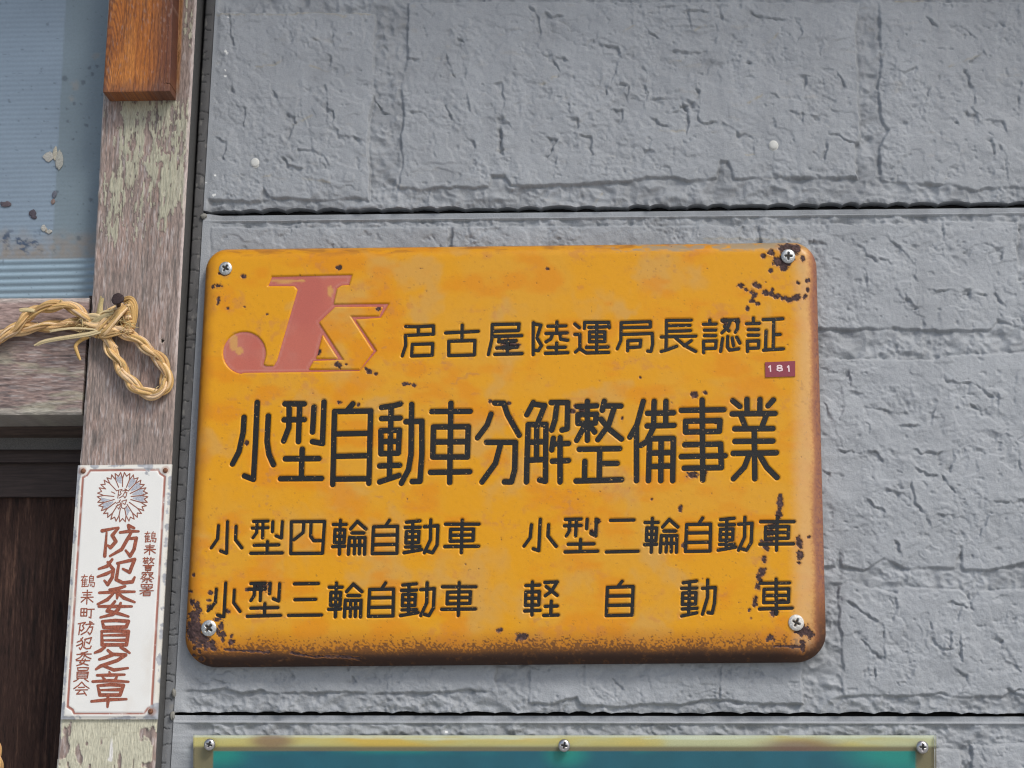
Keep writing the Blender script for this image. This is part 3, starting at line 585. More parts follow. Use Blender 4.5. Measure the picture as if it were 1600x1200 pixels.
# ------------------------------------------------------------------ screws
def head(name, x, y, r, depth, m, parent, rot=.3, dome=.35, phil=True):
    nr, na = 22, 64
    R_, A = np.meshgrid(np.linspace(0, 1, nr), np.linspace(0, 2*np.pi, na, endpoint=False), indexing='ij')
    rr = 1-(1-R_)**1.5
    h = dome*r*np.sqrt(np.maximum(1-(rr*.97)**2.6, 0))
    xx = rr*np.cos(A); yy = rr*np.sin(A)
    col = np.ones(xx.shape)
    if phil:
        cx = xx*math.cos(rot)+yy*math.sin(rot); cy = -xx*math.sin(rot)+yy*math.cos(rot)
        wd = .13*(1-rr*.55)+.03
        cross = np.maximum(sst(wd+.05, wd-.05, np.abs(cx))*sst(.60, .50, np.abs(cy)), sst(wd+.05, wd-.05, np.abs(cy))*sst(.60, .50, np.abs(cx)))
        h -= cross*r*.5*(1-rr*.8)
    c0 = P(x, y, depth)
    V = np.stack([c0[0]+xx*r*PX*.97, c0[1]-h*PX, c0[2]-yy*r*PX*1.02], -1).reshape(-1, 3)
    q = []
    for i in range(nr-1):
        for j in range(na): q.append((i*na+j, (i+1)*na+j, (i+1)*na+(j+1) % na, i*na+(j+1) % na))
    b0 = len(V); ring = V[(nr-1)*na:nr*na].copy(); ring2 = ring.copy(); ring2[:, 1] = -(depth-2)*PX; V = np.concatenate([V, ring, ring2])
    for j in range(na): q.append((b0+j, b0+na+j, b0+na+(j+1) % na, b0+(j+1) % na))
    o = mesh_obj(name, V, None, m, parent, None, True, q)
    return o
def screw(x, y, r, depth, m, parent, rot, dome=.30):
    o = head('screw', x, y, r, depth, m, parent, rot, dome)
    # dark cross sheets that paint in the shade of the slots
    V = []; Fc = []
    for a in (rot, rot+math.pi/2):
        ca, sa = math.cos(a), math.sin(a); b = len(V)
        for (u, v) in ((-.46, -.10), (.46, -.10), (.46, .10), (-.46, .10)):
            V.append(P(x+r*(u*ca-v*sa), y+r*(u*sa+v*ca), depth+dome*r*.52+.03*b))
        Fc.append((b, b+3, b+2, b+1))
    d = mesh_obj('recess', V, Fc, M_slot, None, smooth=False)
    d.data.transform(Matrix.Translation(-Vector(parent.location))); d.parent = o
    return o
screw(352.5, 419.5, 11, DS+.5, M_steel, sign, .55); screw(1231.5, 400.5, 11.5, DS+.5, M_steel, sign, .05)
screw(326.5, 981.5, 12.2, DS+.5, M_steel, sign, .7); screw(1244, 973, 12, DS+.5, M_steelw, sign, .45)['label'] = 'whitish rust-spotted screw'
for x, y in ((398.5, 254), (1208.5, 226.5)):
    o = head('siding_nail', x, y, 7.6, 1, M_cap, wall, 0, .35, False)
    o2 = head('siding_nail_rim', x, y+1.2, 8.4, .2, M_caulk if False else M_cap, wall, 0, .1, False)

# ------------------------------------------------------------------ sealant strip between post and siding
ys = spaced(-458, 1890, -12, 1212, 1.5, 12); ss = np.linspace(0, 1, 18)
Yc = np.repeat(ys[:, None], 18, 1); xl = 320.3-.0592*ys; xr = gx(ys)+.5
Xc = xl[:, None]+(xr-xl)[:, None]*ss[None, :]
Hc = -2.5+1.2*np.sin(np.pi*ss)[None, :]-3*sst(.12, 0, ss)[None, :]+.5*fbm(Xc, Yc, 9, 30, o=3, s=4)
cr = np.zeros(Xc.shape); yy = -20; rs = np.random.RandomState(5)
while yy < 1230:
    yy += rs.uniform(9, 30); L = rs.uniform(.35, 1.0); sl = rs.uniform(-5, 5)
    yl = yy+sl*(1-ss[None, :])+1.5*vn(Xc/4, Yc*0+yy, 8)
    cr = np.maximum(cr, np.exp(-((Yc-yl)/.75)**2)*(ss[None, :] < L))
Hc -= 2.0*cr
c = np.zeros(Xc.shape+(3,)); c[:] = (.095, .093, .092)
c = mixc(c, (.20, .21, .22), sst(500, 1150, Yc)*.8)
c *= (1+.28*fbm(Xc, Yc, 12, 22, o=3, s=10))[..., None]
c = mixc(c, (.03, .03, .03), np.maximum(cr*.9, .75*sst(.82, 1.0, ss)[None, :]*sst(-.3, .3, fbm(Xc, Yc, 9, 40, o=2, s=13)+.3)))
c = mixc(c, (.26, .25, .23), sst(.35, .6, fbm(Xc, Yc, 7, 12, o=3, s=15))*.5)
seal = grid('sealant_joint', Xc, Yc, Hc, 0, M_caulk, wall, {'Col': c}, back=-24, side=(.02, .02, .02))
def blob(name, x, y, rx, ry, rz, depth, m, parent, col, seed, n=14):
    V = []; q = []
    for i in range(n+1):
        th = math.pi*i/n
        for j in range(2*n):
            ph = math.pi*j/n; k = 1+.28*float(vn(np.array(math.cos(ph)*1.7+5+seed), np.array(math.cos(th)*1.7+seed*3), 7))
            V.append((math.sin(th)*math.cos(ph)*rx*k*PX, -math.sin(th)*math.sin(ph)*rz*k*PX, math.cos(th)*ry*k*PX))
    V = np.array(V)+P(x, y, depth)
    for i in range(n):
        for j in range(2*n): q.append((i*2*n+j, (i+1)*2*n+j, (i+1)*2*n+(j+1) % (2*n), i*2*n+(j+1) % (2*n)))
    cc = np.zeros((len(V), 3)); cc[:] = col
    return mesh_obj(name, V, None, m, parent, {'Col': cc}, True, q)
for i, (x, y) in enumerate(((318, 338), (271.5, 1083), (270, 1118))):
    blob('sealant_bead', x, y, 5.5 if i == 0 else 3.6, 6 if i else 5, 4, 1, M_caulk, wall, (.22, .215, .19), i+2)

# ------------------------------------------------------------------ wood
def woodfield(A, B, s, pale=(.46, .41, .39), base=(.30, .235, .205), dark=(.12, .11, .10), wh=.5):
    """A across the grain, B along the grain (px)"""
    A = A+1.5*fbm(A, B, 60, 300, o=2, s=s+3)
    f1 = fbm(A, B, 3.4, 46, o=3, s=s, g=.75); f2 = fbm(A, B, 9, 160, o=3, s=s+4); f3 = fbm(A, B, 50, 90, o=4, s=s+8, g=.6)
    f4 = fbm(A, B, 1.9, 13, o=2, s=s+12, g=.7); f5 = fbm(A, B, 2.6, 26, o=2, s=s+16)
    H = 1.3*f1+.5*f2+1.0*f4
    c = np.zeros(A.shape+(3,)); c[:] = base
    c = mixc(c, (base[0]*1.35, base[1]*1.18, base[2]*1.12), sst(-.1, .5, f3)*.6)
    c = mixc(c, dark, sst(.02, .5, -f1-.3*f2)*.65)
    c = mixc(c, pale, sst(.05, .75, f4*.8+f5*.5+.5*f3)*wh*1.5)
    c = mixc(c, dark, sst(.30, .55, f1-.6*f4+.4*f3)*.35)
    c = mixc(c, dark, sst(.15, .5, fbm(A, B, 24, 36, o=4, s=s+14)-.02)*sst(-.4, .5, f4)*.55)
    return H, np.clip(c, 0, 1)
def pxl(y): return np.interp(y, [-700, 0, 160, 440, 670, 1120, 1200, 1900], [208, 169, 160, 145.3, 128.5, 94.5, 88.3, 37])
def pxr(y): return 307-.0545*y
post = empty('door_post', P(200, 1700, 0), 'weathered pinkish wooden door post with flaking cream paint left of the grey siding', 'post')
post.location.z = 0.0
ys = spaced(-700, 1900, -12, 1212, 1.35, 12); n = 120; ss = np.linspace(0, 1, n)
Yp = np.repeat(ys[:, None], n, 1); Xp = pxl(Yp)+(pxr(Yp)-pxl(Yp))*ss[None, :]
A = ss[None, :]*142+0*Yp; B = Yp
Hp, c = woodfield(A, B, 2)
# flaking old paint: upper part (pale olive) and below the plate (cream)
pn = .8*fbm(A, B, 22, 75, o=4, s=30)+.75*fbm(A, B, 4.5, 45, o=3, s=33, g=.7)+.45*fbm(A, B, 3.5, 8, o=2, s=35)
env = sst(120, 170, B)*sst(445, 290, B+60*fbm(A, B*0, 25, o=2, s=37))
env = env*(.4+.6*sst(0, 40, A))
env = np.maximum(env, sst(130, 60, B)*.75)
pm = sst(.61, .70, pn*.75+env*.80-.05)
pt = sst(500, 400, B)
pm = pm*pt
lo = sst(1118, 1122, B); crackn = fbm(A, B, 12, 26, o=4, s=39)
pl2 = lo*sst(-.12, -.05, 1.25-np.abs(A-66)/62*1.0-(B-1120)/150*.7+crackn*.9-.05)
pl2 = pl2*(1-sst(.38, .44, fbm(A, B, 7, 24, o=2, s=53))*sst(1150, 1160, B))
c = mixc(c, (.42, .405, .305), pm*(.8+.2*sst(-.3, .3, fbm(A, B, 3, 40, o=2, s=41))))
cp = np.zeros(c.shape); cp[:] = (.52, .50, .38); cp *= (1+.1*fbm(A, B, 20, o=3, s=44))[..., None]
craq = sst(.10, .0, np.abs(fbm(A, B, 7, o=2, s=46)))
cp = mixc(cp, (.36, .33, .24), craq*.5)
c = c*(1-pl2[..., None])+cp*pl2[..., None]
wht = lo*sst(.45, .5, fbm(A, B, 6, 22, o=2, s=50))*sst(1150, 1165, B)*(A > 55)*(A < 112); c = mixc(c, (.72, .70, .66), wht)
rim = np.maximum(np.exp(-((pn*.75+env*.80-.05-.61)/.035)**2)*pt, 0)*sst(.05, .3, env)
c = mixc(c, (.10, .08, .07), rim*.55)
# orange streak beside the board, pale right arris
c = mixc(c, (.32, .14, .045), sst(6, 2, np.abs(A-117-.01*B))*sst(160, 120, B)*.85)
c = mixc(c, (.55, .47, .44), sst(137, 140.5, A+2*fbm(A, B, 20, 9, o=3, s=52))*sst(700, 500, B)*.8)
c = mixc(c, (.55, .5, .46), sst(4, 1, A+2*fbm(A, B, 20, 9, o=3, s=54))*.5)
Hp = Hp*(1-.8*pl2)+pm*1.1+pl2*1.5
Hp = Hp-3*sst(3, 0, A)-3*sst(139, 142, A)
c = np.where((np.hypot(Xp-253, Yp-533) < 4)[..., None], (.5, .42, .36), c); hole = np.hypot(Xp-253.5, Yp-532.5) < 2.5
c[hole] = (.04, .035, .03); Hp[hole] -= 3
DP = 34.
pf = grid('post_face', Xp, Yp, Hp, DP, M_woodv, post, {'Col': c}, back=-60, side=(.10, .10, .098))
# ------------------------------------------------------------------ door / window frame left of the post
frame = empty('window_door_frame', P(60, 1700, -60), 'weathered wooden frame with rail, frosted ribbed window pane above and dark brown door below', 'window frame')
frame.location.z = 0.0
DR = 30.
xs = spaced(-700, 139, -12, 139, 1.5, 12); tt = spaced(0, 182, 0, 182, 1.5, 10)
Yr0 = 466-(xs)*.006
Xr = np.repeat(xs[None, :], len(tt), 0); Xr = Xr-.066*(tt[:, None]*1.0)*np.clip(Xr/140, 0, 1)
Yr = Yr0[None, :]+tt[:, None]
Hr, c = woodfield(tt[:, None]+0*Xr, Xr*1.0+30, 12, wh=.40, base=(.25, .19, .17), dark=(.085, .075, .08))
tz = tt[:, None]+0*Xr
c = mixc(c, (.40, .29, .26), sst(70, 25, tz+10*fbm(Xr, Yr, 60, 20, o=2, s=3))*.75)
c = mixc(c, (.09, .075, .075), sst(14, 17, tz)*sst(24, 19, tz)*.8*sst(-.3, .3, fbm(Xr, Yr, 40, 6, o=2, s=5)))
c = mixc(c, (.36, .34, .25), sst(.05, .4, fbm(Xr, Yr, 60, 20, o=4, s=7)+.25*fbm(Xr, Yr, 30, 3, o=2, s=9))*sst(60, 110, tz)*.6)
c = mixc(c, (.50, .46, .42), sst(10, 3, tz)*.6)
c = mixc(c, (.42, .40, .34), sst(172, 176, tz+4*fbm(Xr, Yr, 30, 9, o=3, s=9))*.6)
Hr = Hr*1.1-2*sst(5, 0, tz)-1.5*sst(14, 17, tz)*sst(20, 17, tz)-2*sst(178, 182, tz)
grid('rail', Xr, Yr, Hr, DR, M_woodh, frame, {'Col': c}, back=-66)
# dark recessed headers, tracks and door below
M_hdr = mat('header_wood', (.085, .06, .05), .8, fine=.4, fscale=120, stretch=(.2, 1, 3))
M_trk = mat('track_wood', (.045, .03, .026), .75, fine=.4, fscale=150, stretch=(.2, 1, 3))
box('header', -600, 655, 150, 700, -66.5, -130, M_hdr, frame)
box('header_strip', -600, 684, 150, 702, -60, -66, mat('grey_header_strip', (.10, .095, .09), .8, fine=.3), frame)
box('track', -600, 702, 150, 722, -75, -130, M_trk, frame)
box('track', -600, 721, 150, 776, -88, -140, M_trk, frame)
# door leaf
xs = spaced(-700, 140, -8, 140, 1.6, 12); ys = spaced(772, 1900, 772, 1212, 2., 14)
Xd, Yd = np.meshgrid(xs, ys); Hd, c = woodfield(Xd+.06*Yd, Yd, 22)
k = fbm(Xd+.06*Yd, Yd, 3., 60, o=3, s=25, g=.7); k2 = fbm(Xd+.06*Yd, Yd, 22, 90, o=3, s=29)
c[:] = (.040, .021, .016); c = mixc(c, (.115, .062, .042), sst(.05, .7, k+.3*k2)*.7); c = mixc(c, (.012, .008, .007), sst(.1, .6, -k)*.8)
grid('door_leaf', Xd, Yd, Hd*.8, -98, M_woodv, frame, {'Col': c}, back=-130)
wbox('frame_backing', (P(-700, 600, 0)[0], .10, 0), (P(240, 600, -100)[0], .13, 3.2), M_dark, frame)
# ribbed window pane
ys = spaced(-700, 476, -10, 476, 1.3, 12); xs = spaced(-700, 172, -8, 172, 2.2, 12)
Xw, Yw = np.meshgrid(xs, ys)
bd = 103-.055*Yw
left = sst(bd+1.2, bd-1.2, Xw); low = sst(402, 408, Yw+.012*Xw)
per = 7.6; rib = np.sin(2*np.pi*(Yw+.02*Xw)/per)
per2 = 11.; rib2 = np.sin(2*np.pi*(Yw+.02*Xw)/per2)
Hw = rib*.22*left*(1-low)+.12*rib*(1-left)*(1-low)+1.5*rib2*low
c = np.zeros(Xw.shape+(3,)); c[:] = (.225, .285, .345)
c = mixc(c, (.185, .235, .262), (1-left)*(1-low)); c = mixc(c, (.27, .36, .42), low)
c *= (1+.05*rib*left*(1-low))[..., None]
c *= (1+.12*fbm(Xw, Yw, 80, o=3, s=3))[..., None]
c = mixc(c, (.13, .185, .23), sst(.2, .9, rib2)*low*.3)
c = mixc(c, (.25, .23, .205), sst(350, 388, Yw+14*fbm(Xw, Yw, 30, o=3, s=5))*(1-low)*np.clip(.75+.7*fbm(Xw, Yw, 9, o=3, s=6), 0, 1))
c = mixc(c, (.06, .085, .13), sst(.12, .5, fbm(Xw+5*vn(Xw/6, Yw/6, 2), Yw+5*vn(Xw/6, Yw/6, 3), 14, o=4, s=8, g=.65))*sst(350, 372, Yw)*sst(402, 388, Yw)*sst(110, 70, Xw))
c = mixc(c, (.08, .10, .12), sst(.62, .78, fbm(Xw, Yw, 5, o=2, s=11))*.55)
for (x, y, r) in ((101,122,5),(139,106,3),(152,104,3),(144,116,3),(130,129,4),(116,162,2),(127,163,2),(104,170,1.5),(106,189,2.5),(135,196,3),(142,312,3),(123,373,4),(115,217,2),(88,300,3.5)):
    c = mixc(c, (.085, .105, .125), sst(r*1.3, r*.5, np.hypot(Xw-x, Yw-y)+1.5*vn(Xw/3, Yw/3, 13))*.75)
for (x, y, r) in ((118, 134, 8), (112, 154, 6), (150, 88, 6), (97, 30, 3)):
    c = mixc(c, (.30, .27, .22), sst(r*1.3, r*.3, np.hypot(Xw-x, Yw-y)+3*vn(Xw/4, Yw/4, 15))*.4)
grid('window_pane', Xw, Yw, Hw, -14, M_pane, frame, {'Col': c}, back=-22)
# small dark block standing in for the black gap between rail and post
box('gap_block', 139.5, 462, 145, 484, DR-12, -20, M_trk, frame)
# dead insects on the pane
def wingmesh(name, x, y, parts, label, col, cat='insect'):
    e = empty(name, P(x, y, -12), label, cat)
    for nm, dx, dy, rx, ry, cl in parts:
        blob(nm, x+dx, y+dy, rx, ry, .8, -12.6, M_insect, e, cl, int(rx*3+ry))
pale = (.40, .39, .35); br = (.07, .06, .075)
wingmesh('dead_moth', 85, 248, (('wing', -9, -3, 8.5, 8, pale), ('wing', 8, 2, 7.5, 17, (.36, .36, .32)), ('body', 1, -8, 4, 12, (.42, .39, .31))), 'large pale dead moth stuck to the window pane high above the rope', pale)
wingmesh('dead_moth', 72, 360, (('wing', -4, -4, 4, 6, pale), ('wing', 5, 2, 5, 4, pale), ('body', 0, 0, 2, 4, (.35, .31, .25))), 'small pale dead moth low on the window pane near the dirt line', pale)
wingmesh('dead_insect', 10, 319, (('body', 0, 0, 8.5, 4.5, (.10, .08, .09)), ('head', -7, -1, 3, 3, br)), 'dark oval dead insect at the left edge of the window pane', br)
wingmesh('dead_insect', 51, 333, (('body', 0, 0, 6, 6, br), ('head', 2, 6, 5, 3.5, br)), 'round blackish dead insect between the two pale moths', br)
wingmesh('dead_insect', 85, 308, (('body', 0, -4, 4, 7, (.12, .13, .16)), ('head', -2, 7, 3.5, 5, (.22, .16, .14))), 'thin grey-brown dead insect below the large pale moth', br)

# ------------------------------------------------------------------ board hung on the post
bd_ = empty('wooden_board', P(218, 150, DP), 'reddish-brown oiled wooden board end at the top of the post', 'board')
n = 76; tt = spaced(-620, 143.5, -12, 143.5, 1.35, 12); ss = np.linspace(0, 1, n)
Yb = np.repeat(tt[:, None], n, 1); xl = 171-.071*Yb+.4; xr = 275-.052*Yb
xl = 170.5-.068*Yb; xr = 269.8-.034*Yb
Xb = xl+(xr-xl)*ss[None, :]; Yb = Yb-.015*(Xb-160)*0+1.5*ss[None, :]*(-1)*(Yb > 130)
A = ss[None, :]*103+0*Yb; B = Yb+1.9*A*sst(60, 0, A)*1.0
g = fbm(A+.10*B, B, 3.0, 90, o=3, s=3, g=.7); g2 = fbm(A, B, 18, 70, o=3, s=6); g3 = fbm(A, B, 2.2, 8, o=2, s=9)
wv = np.sin((A+.45*(-B)*sst(48, 0, A)+6*g2)*.95)
c = np.zeros(A.shape+(3,)); c[:] = (.40, .135, .028)
c = mixc(c, (.56, .22, .05), sst(-.1, .6, g2+.2)*.7)
c = mixc(c, (.15, .05, .025), sst(-.1, .9, wv+.9*g)*.6)
c = mixc(c, (.10, .04, .025), sst(.1, .5, g)*.5)
c = mixc(c, (.085, .035, .03), sst(58, 100, A+14*g2+.04*(B))*.75)
c = mixc(c, (.08, .03, .025), sst(10, 0, A+4*g2)*.6)
c = mixc(c, (.30, .20, .16), sst(.35, .7, g3+.3*g)*.5)
c = mixc(c, (.13, .065, .05), sst(118, 142, B*0+Yb+8*g2)*.45)
grid('board_face', Xb, Yb, .5*g+.25*g3-1*sst(1.5, 0, A)-1*sst(101.5, 103, A)-.8*sst(141, 143, Yb), DP+40, M_board, bd_, {'Col': np.clip(c*1.02, 0, 1)}, back=DP+1)

# ------------------------------------------------------------------ white enamel plate
DPL = DP+5
plate = empty('enamel_plate', P(172, 1124, DP), 'narrow white enamel plate with red-brown vertical Japanese lettering nailed on the wooden post', 'plate')
QT = [(121.8, 727), (268.5, 725.5), (246, 1124), (95, 1124)]
us = np.linspace(0, 1, 124); vs = np.linspace(0, 1, 330); Us, Vs = np.meshgrid(us, vs)
Xq = (QT[0][0]*(1-Us)+QT[1][0]*Us)*(1-Vs)+(QT[3][0]*(1-Us)+QT[2][0]*Us)*Vs
Yq = (QT[0][1]*(1-Us)+QT[1][1]*Us)*(1-Vs)+(QT[3][1]*(1-Us)+QT[2][1]*Us)*Vs
a = Us*148; b = Vs*398
de = np.minimum(np.minimum(a, 148-a), np.minimum(b, 398-b))
Hq = 2.0*sst(0, 7, de)+.3*fbm(a, b, 40, o=2, s=3)
c = np.zeros(a.shape+(3,)); c[:] = (.80, .79, .745); c *= (1+.03*fbm(a, b, 30, o=3, s=5))[..., None]
c = mixc(c, (.58, .55, .46), sst(11, 2, de+3*fbm(a, b, 25, o=3, s=8))*.5); c = mixc(c, (.60, .52, .42), sst(.25, .7, fbm(a, b, 45, 70, o=4, s=17))*.35)
# notched red line
ln = [(9.5, 9), (20, 7.5)]
def bord(off):
    x0, y0, x1, y1 = 9.5+off, 8.5+off, 138.5-off, 389-off; k = 11
    return [(x0+k, y0), (x1-k, y0), (x1-k+3, y0+6), (x1, y0+k), (x1, y1-k), (x1-6, y1-k+3), (x1-k, y1), (x0+k, y1), (x0+k-3, y1-6), (x0, y1-k), (x0, y0+k), (x0+6, y0+k-3)]
bp = bord(0); db = np.full(a.shape, 1e9)
for i in range(len(bp)): db = np.minimum(db, segdist(a, b, bp[i], bp[(i+1) % len(bp)])[0])
lw = 1.7+.5*fbm(a, b, 20, o=2, s=7)
fade = .9-.35*sst(.1, .5, fbm(a, b, 24, o=3, s=9))
c = mixc(c, (.33, .085, .045), sst(lw+.4, lw-.4, db)*fade); Hq -= .9*sst(3, 1, db)
chipm = sst(.42, .52, fbm(a, b, 14, o=4, s=11, g=.6)*.55+sst(9, 2, de)*.42+sst(34, 8, np.hypot(a-148, b-398))*.45+sst(20, 6, np.hypot(a-0, b-398))*.4+sst(18, 6, np.hypot(a-110, b-13))*.35+sst(12, 2, np.hypot(a-141, b-300))*.25)
sp = sst(.66, .72, fbm(a, b, 3, o=2, s=13))*sst(5, 2, db)
cg = np.zeros(c.shape); cg[:] = (.36, .37, .39); cg *= (1+.25*fbm(a, b, 4, o=2, s=15))[..., None]
c = c*(1-chipm[..., None])+cg*chipm[..., None]; c = mixc(c, (.8, .78, .74), sp*.8)
c = mixc(c, (.30, .12, .06), sst(5, 1, np.minimum(np.hypot(a-8, b-9), np.minimum(np.hypot(a-139, b-9), np.hypot(a-139, b-386)))-3.5)*.5)
rq = .33+.4*chipm
grid('plate_face', Xq, Yq, Hq, DPL, M_plate, plate, {'Col': c, 'rough': rq}, back=DP+1)
A5 = ((80, 720), 5.7143); A6 = ((80, 920), 5.7143)
def brush(s, org, r=2.4, thin=.55):
    out = []
    for pl in pts_of(s, *org):
        n = len(pl); o = []
        for i, p in enumerate(pl):
            t = i/(n-1); o.append((p[0], p[1], r*(thin+(1-thin)*t if n == 2 else (thin+.2 if i in (0,) else (thin+.1 if i == n-1 else 1)))))
        out.append(o)
    return out
BIGP = [
 (A5, "600,595 455,625|600,600 545,665 578,720 530,775 505,755|495,640 478,850|740,600 690,578 700,640|615,640 700,628 780,630|715,640 680,700 630,790 525,850|690,695 760,690 740,790 705,850 665,800"),
 (A5, "545,880 500,940 425,965|505,905 555,970 545,1040 505,1105 475,1070|540,985 490,1010 415,1035|590,915 745,880 700,995 640,965|605,915 580,1060 640,1090 725,1080 745,1040"),
 (A5, "660,1120 600,1140 520,1150|430,1178 590,1170 745,1168|590,1150 592,1190 588,1228|550,1190 500,1240 415,1280|605,1190 650,1225 745,1262|425,1300 580,1300 720,1300|570,1255 500,1340 590,1360 690,1390|620,1270 600,1325 550,1370 440,1398"),
 (A6, "455,290 575,282 690,290 670,340 470,345 455,290|450,380 575,375 690,380 672,500 455,500 450,380|465,416 680,412|465,460 675,458|480,520 440,550 390,570|620,522 660,545 700,572"),
 (A6, "505,548 540,580 572,585|430,630 480,615 560,585 665,590 590,640 440,690 400,718|450,682 560,725 685,708"),
 (A6, "518,742 532,770|410,772 530,770 655,766|455,782 485,822|590,775 570,820|370,828 530,820 690,830|415,865 530,855 645,862 615,948 435,948 415,865|430,905 630,900|360,1005 510,990 672,985|505,955 508,1000 502,1055"),
]
for o_, s in BIGP: letters('character', brush(s, o_, 2.9), DPL+2.4, 2.2, M_red, plate, dz=.006)
UN = {
 'crane': "5,20 45,17|25,5 22,22 5,48|14,45 12,95|30,30 28,92|12,45 45,43|12,60 42,58|12,75 42,73|10,92 46,90|70,5 65,16|60,18 86,18 85,50|60,18 60,65|60,34 85,33|60,50 85,50|60,64 95,63 92,94 80,92|54,78 52,92|66,76 67,88|77,76 78,86",
 'rai': "18,20 82,18|25,36 75,35|10,53 92,51|50,3 50,98|45,55 12,85|55,55 92,85",
 'kei': "5,12 50,12|18,3 18,20|38,3 38,20|15,22 8,38|15,27 46,27 42,48|18,36 32,36 32,46 18,46|68,3 58,22|62,14 95,14|85,16 72,38 55,48|65,24 92,48|50,54 50,60|8,62 92,62|25,70 75,70|25,78 75,78|28,87 72,87 70,98 30,98 28,87",
 'satsu': "50,0 50,10|12,24 12,12 88,12 86,24|35,20 12,48|20,28 45,28 30,50 5,64|58,25 85,25 65,48|62,35 95,62|32,60 68,60|18,72 82,72|50,72 50,98 42,94|32,80 16,92|66,80 84,92",
 'sho': "12,5 88,5 86,25 14,25 12,5|38,5 38,25|62,5 62,25|20,40 75,40|48,30 48,55|5,56 96,56|88,30 8,82|30,68 76,68 75,96 30,96 30,68|30,82 75,82",
 'cho': "8,12 48,12 48,75 8,75 8,12|28,12 28,75|8,43 48,43|55,18 98,16|78,18 78,92 65,85",
 'kai': "50,3 30,28 3,50|50,3 70,28 97,48|32,42 68,40|15,60 88,58|45,60 22,88 75,85|66,70 82,96",
}
def unit(i):
    o_, s = BIGP[i]; ps = pts_of(s, *o_); xs_ = [p[0] for l in ps for p in l]; ys_ = [p[1] for l in ps for p in l]
    return [[((p[0]-min(xs_))/(max(xs_)-min(xs_))*100, (p[1]-min(ys_))/(max(ys_)-min(ys_))*100) for p in l] for l in ps]
def place(ps, org, x0, y0, x1, y1):
    (ox, oy), k = org; sh = -.065
    return [[(ox+(x0+p[0]/100*(x1-x0)-(p[1]-50)/100*(y1-y0)*.05)/k, oy+(y0+p[1]/100*(y1-y0))/k) for p in l] for l in ps]
def uni(n): return pts_of(UN[n])
SM = [(uni('crane'), A5, 830, 628, 943, 732), (uni('rai'), A5, 820, 742, 940, 838), (uni('kei'), A5, 812, 858, 925, 980), (uni('satsu'), A5, 795, 985, 922, 1090), (uni('sho'), A5, 785, 1098, 918, 1208),
      (uni('crane'), A5, 262, 1012, 395, 1132), (uni('rai'), A6, 255, 8, 385, 138), (uni('cho'), A6, 255, 165, 385, 268), (unit(0), A6, 240, 292, 380, 408), (unit(1), A6, 228, 435, 358, 542),
      (unit(2), A6, 222, 560, 355, 685), (unit(3), A6, 205, 702, 335, 828), (uni('kai'), A6, 198, 828, 342, 955)]
for g, o_, x0, y0, x1, y1 in SM: letters('character', place(g, o_, x0, y0, x1, y1), DPL+2.3, 1.0 if len(g) < 9 else .78, M_red, plate, dz=.006)
# sunburst crest with two characters
cx, cy = 80+637/5.7143, 720+325/5.7143
def pol(r, a): return (cx+r*math.cos(a), cy+r*math.sin(a)*.98)
zz = []; N_ = 17
for k in range(N_):
    a0 = 2*math.pi*(k+.5)/N_-math.pi/2; da = 2*math.pi/N_
    zz += [pol(29.5, a0-da*.5), pol(39.5, a0-da*.30), pol(34.0, a0), pol(39.5, a0+da*.30)]
zz.append(zz[0])
crest = [zz]
for k in range(N_):
    a0 = 2*math.pi*k/N_-math.pi/2
    if abs(math.sin(a0)) > .9 and math.sin(a0) > 0: r0 = 18
    else: r0 = 13.5 if abs(math.cos(a0)) > .5 else 17
    crest.append([pol(r0, a0), pol(29.5, a0)])
letters('crest_outline', crest, DPL+2.2, .85, M_redthin, plate, dz=.002)
V = []; Fc = []
for k in (1, 2, 3, 4, 7, 11, 12, 14, 16):
    a0 = 2*math.pi*(k+.5)/N_-math.pi/2; b = len(V)
    for r, da in ((16, -.07), (31, -.15), (35, -.07), (33, 0), (34, .12), (30, .14), (16, .06)): V.append(P(*pol(r, a0+da), DPL+2.1))
    Fc.append(list(range(b, b+7))[::-1])
mesh_obj('bare_metal_patch', V, [f[::-1] for f in Fc], mat('bare_metal', (.42, .44, .49), .5, fine=.35), plate, smooth=False)['kind'] = 'stuff'
for i, (x0, y0, x1, y1) in enumerate(((590, 250, 682, 332), (580, 348, 672, 430))):
    letters('character', place(unit(i), A5, x0, y0, x1, y1), DPL+2.3, .72, M_redthin, plate, dz=.004)
for x, y in ((130.3, 736), (258.5, 735.2), (235.5, 1111.5)):
    head('nail', x, y, 4.1, DPL+1.4, M_copper, plate, 0, .7, False)

# ------------------------------------------------------------------ lower framed board with acrylic cover
low_ = empty('acrylic_covered_board', P(880, 1500, 0), 'faded yellow and teal printed board under clear acrylic at the bottom, below the yellow sign', 'sign board')
xs = spaced(304, 1460, 304, 1460, 2.2, 10); ys = spaced(1149, 1560, 1149, 1212, 1.5, 10)
Xt, Yt = np.meshgrid(xs, ys); Yt = Yt+1.2*np.sin((Xt-304)/1156*np.pi)*-0
Xt = Xt-(.022*(Yt-1149))*(1-(Xt-304)/1156)
c = np.zeros(Xt.shape+(3,)); c[:] = (.60, .50, .19)
yl = fbm(Xt, Yt, 120, 30, o=3, s=5)
c = mixc(c, (.68, .46, .10), sst(-.1, .4, yl)); c = mixc(c, (.55, .55, .36), sst(.1, .5, -yl)*.8); c = mixc(c, (.72, .75, .64), sst(1156, 1150, Yt+5*fbm(Xt, Yt, 60, 5, o=3, s=8))*.75)
m = sst(1164, 1169, Yt+(Xt-304)*0); c = mixc(c, (.23, .19, .11), m)
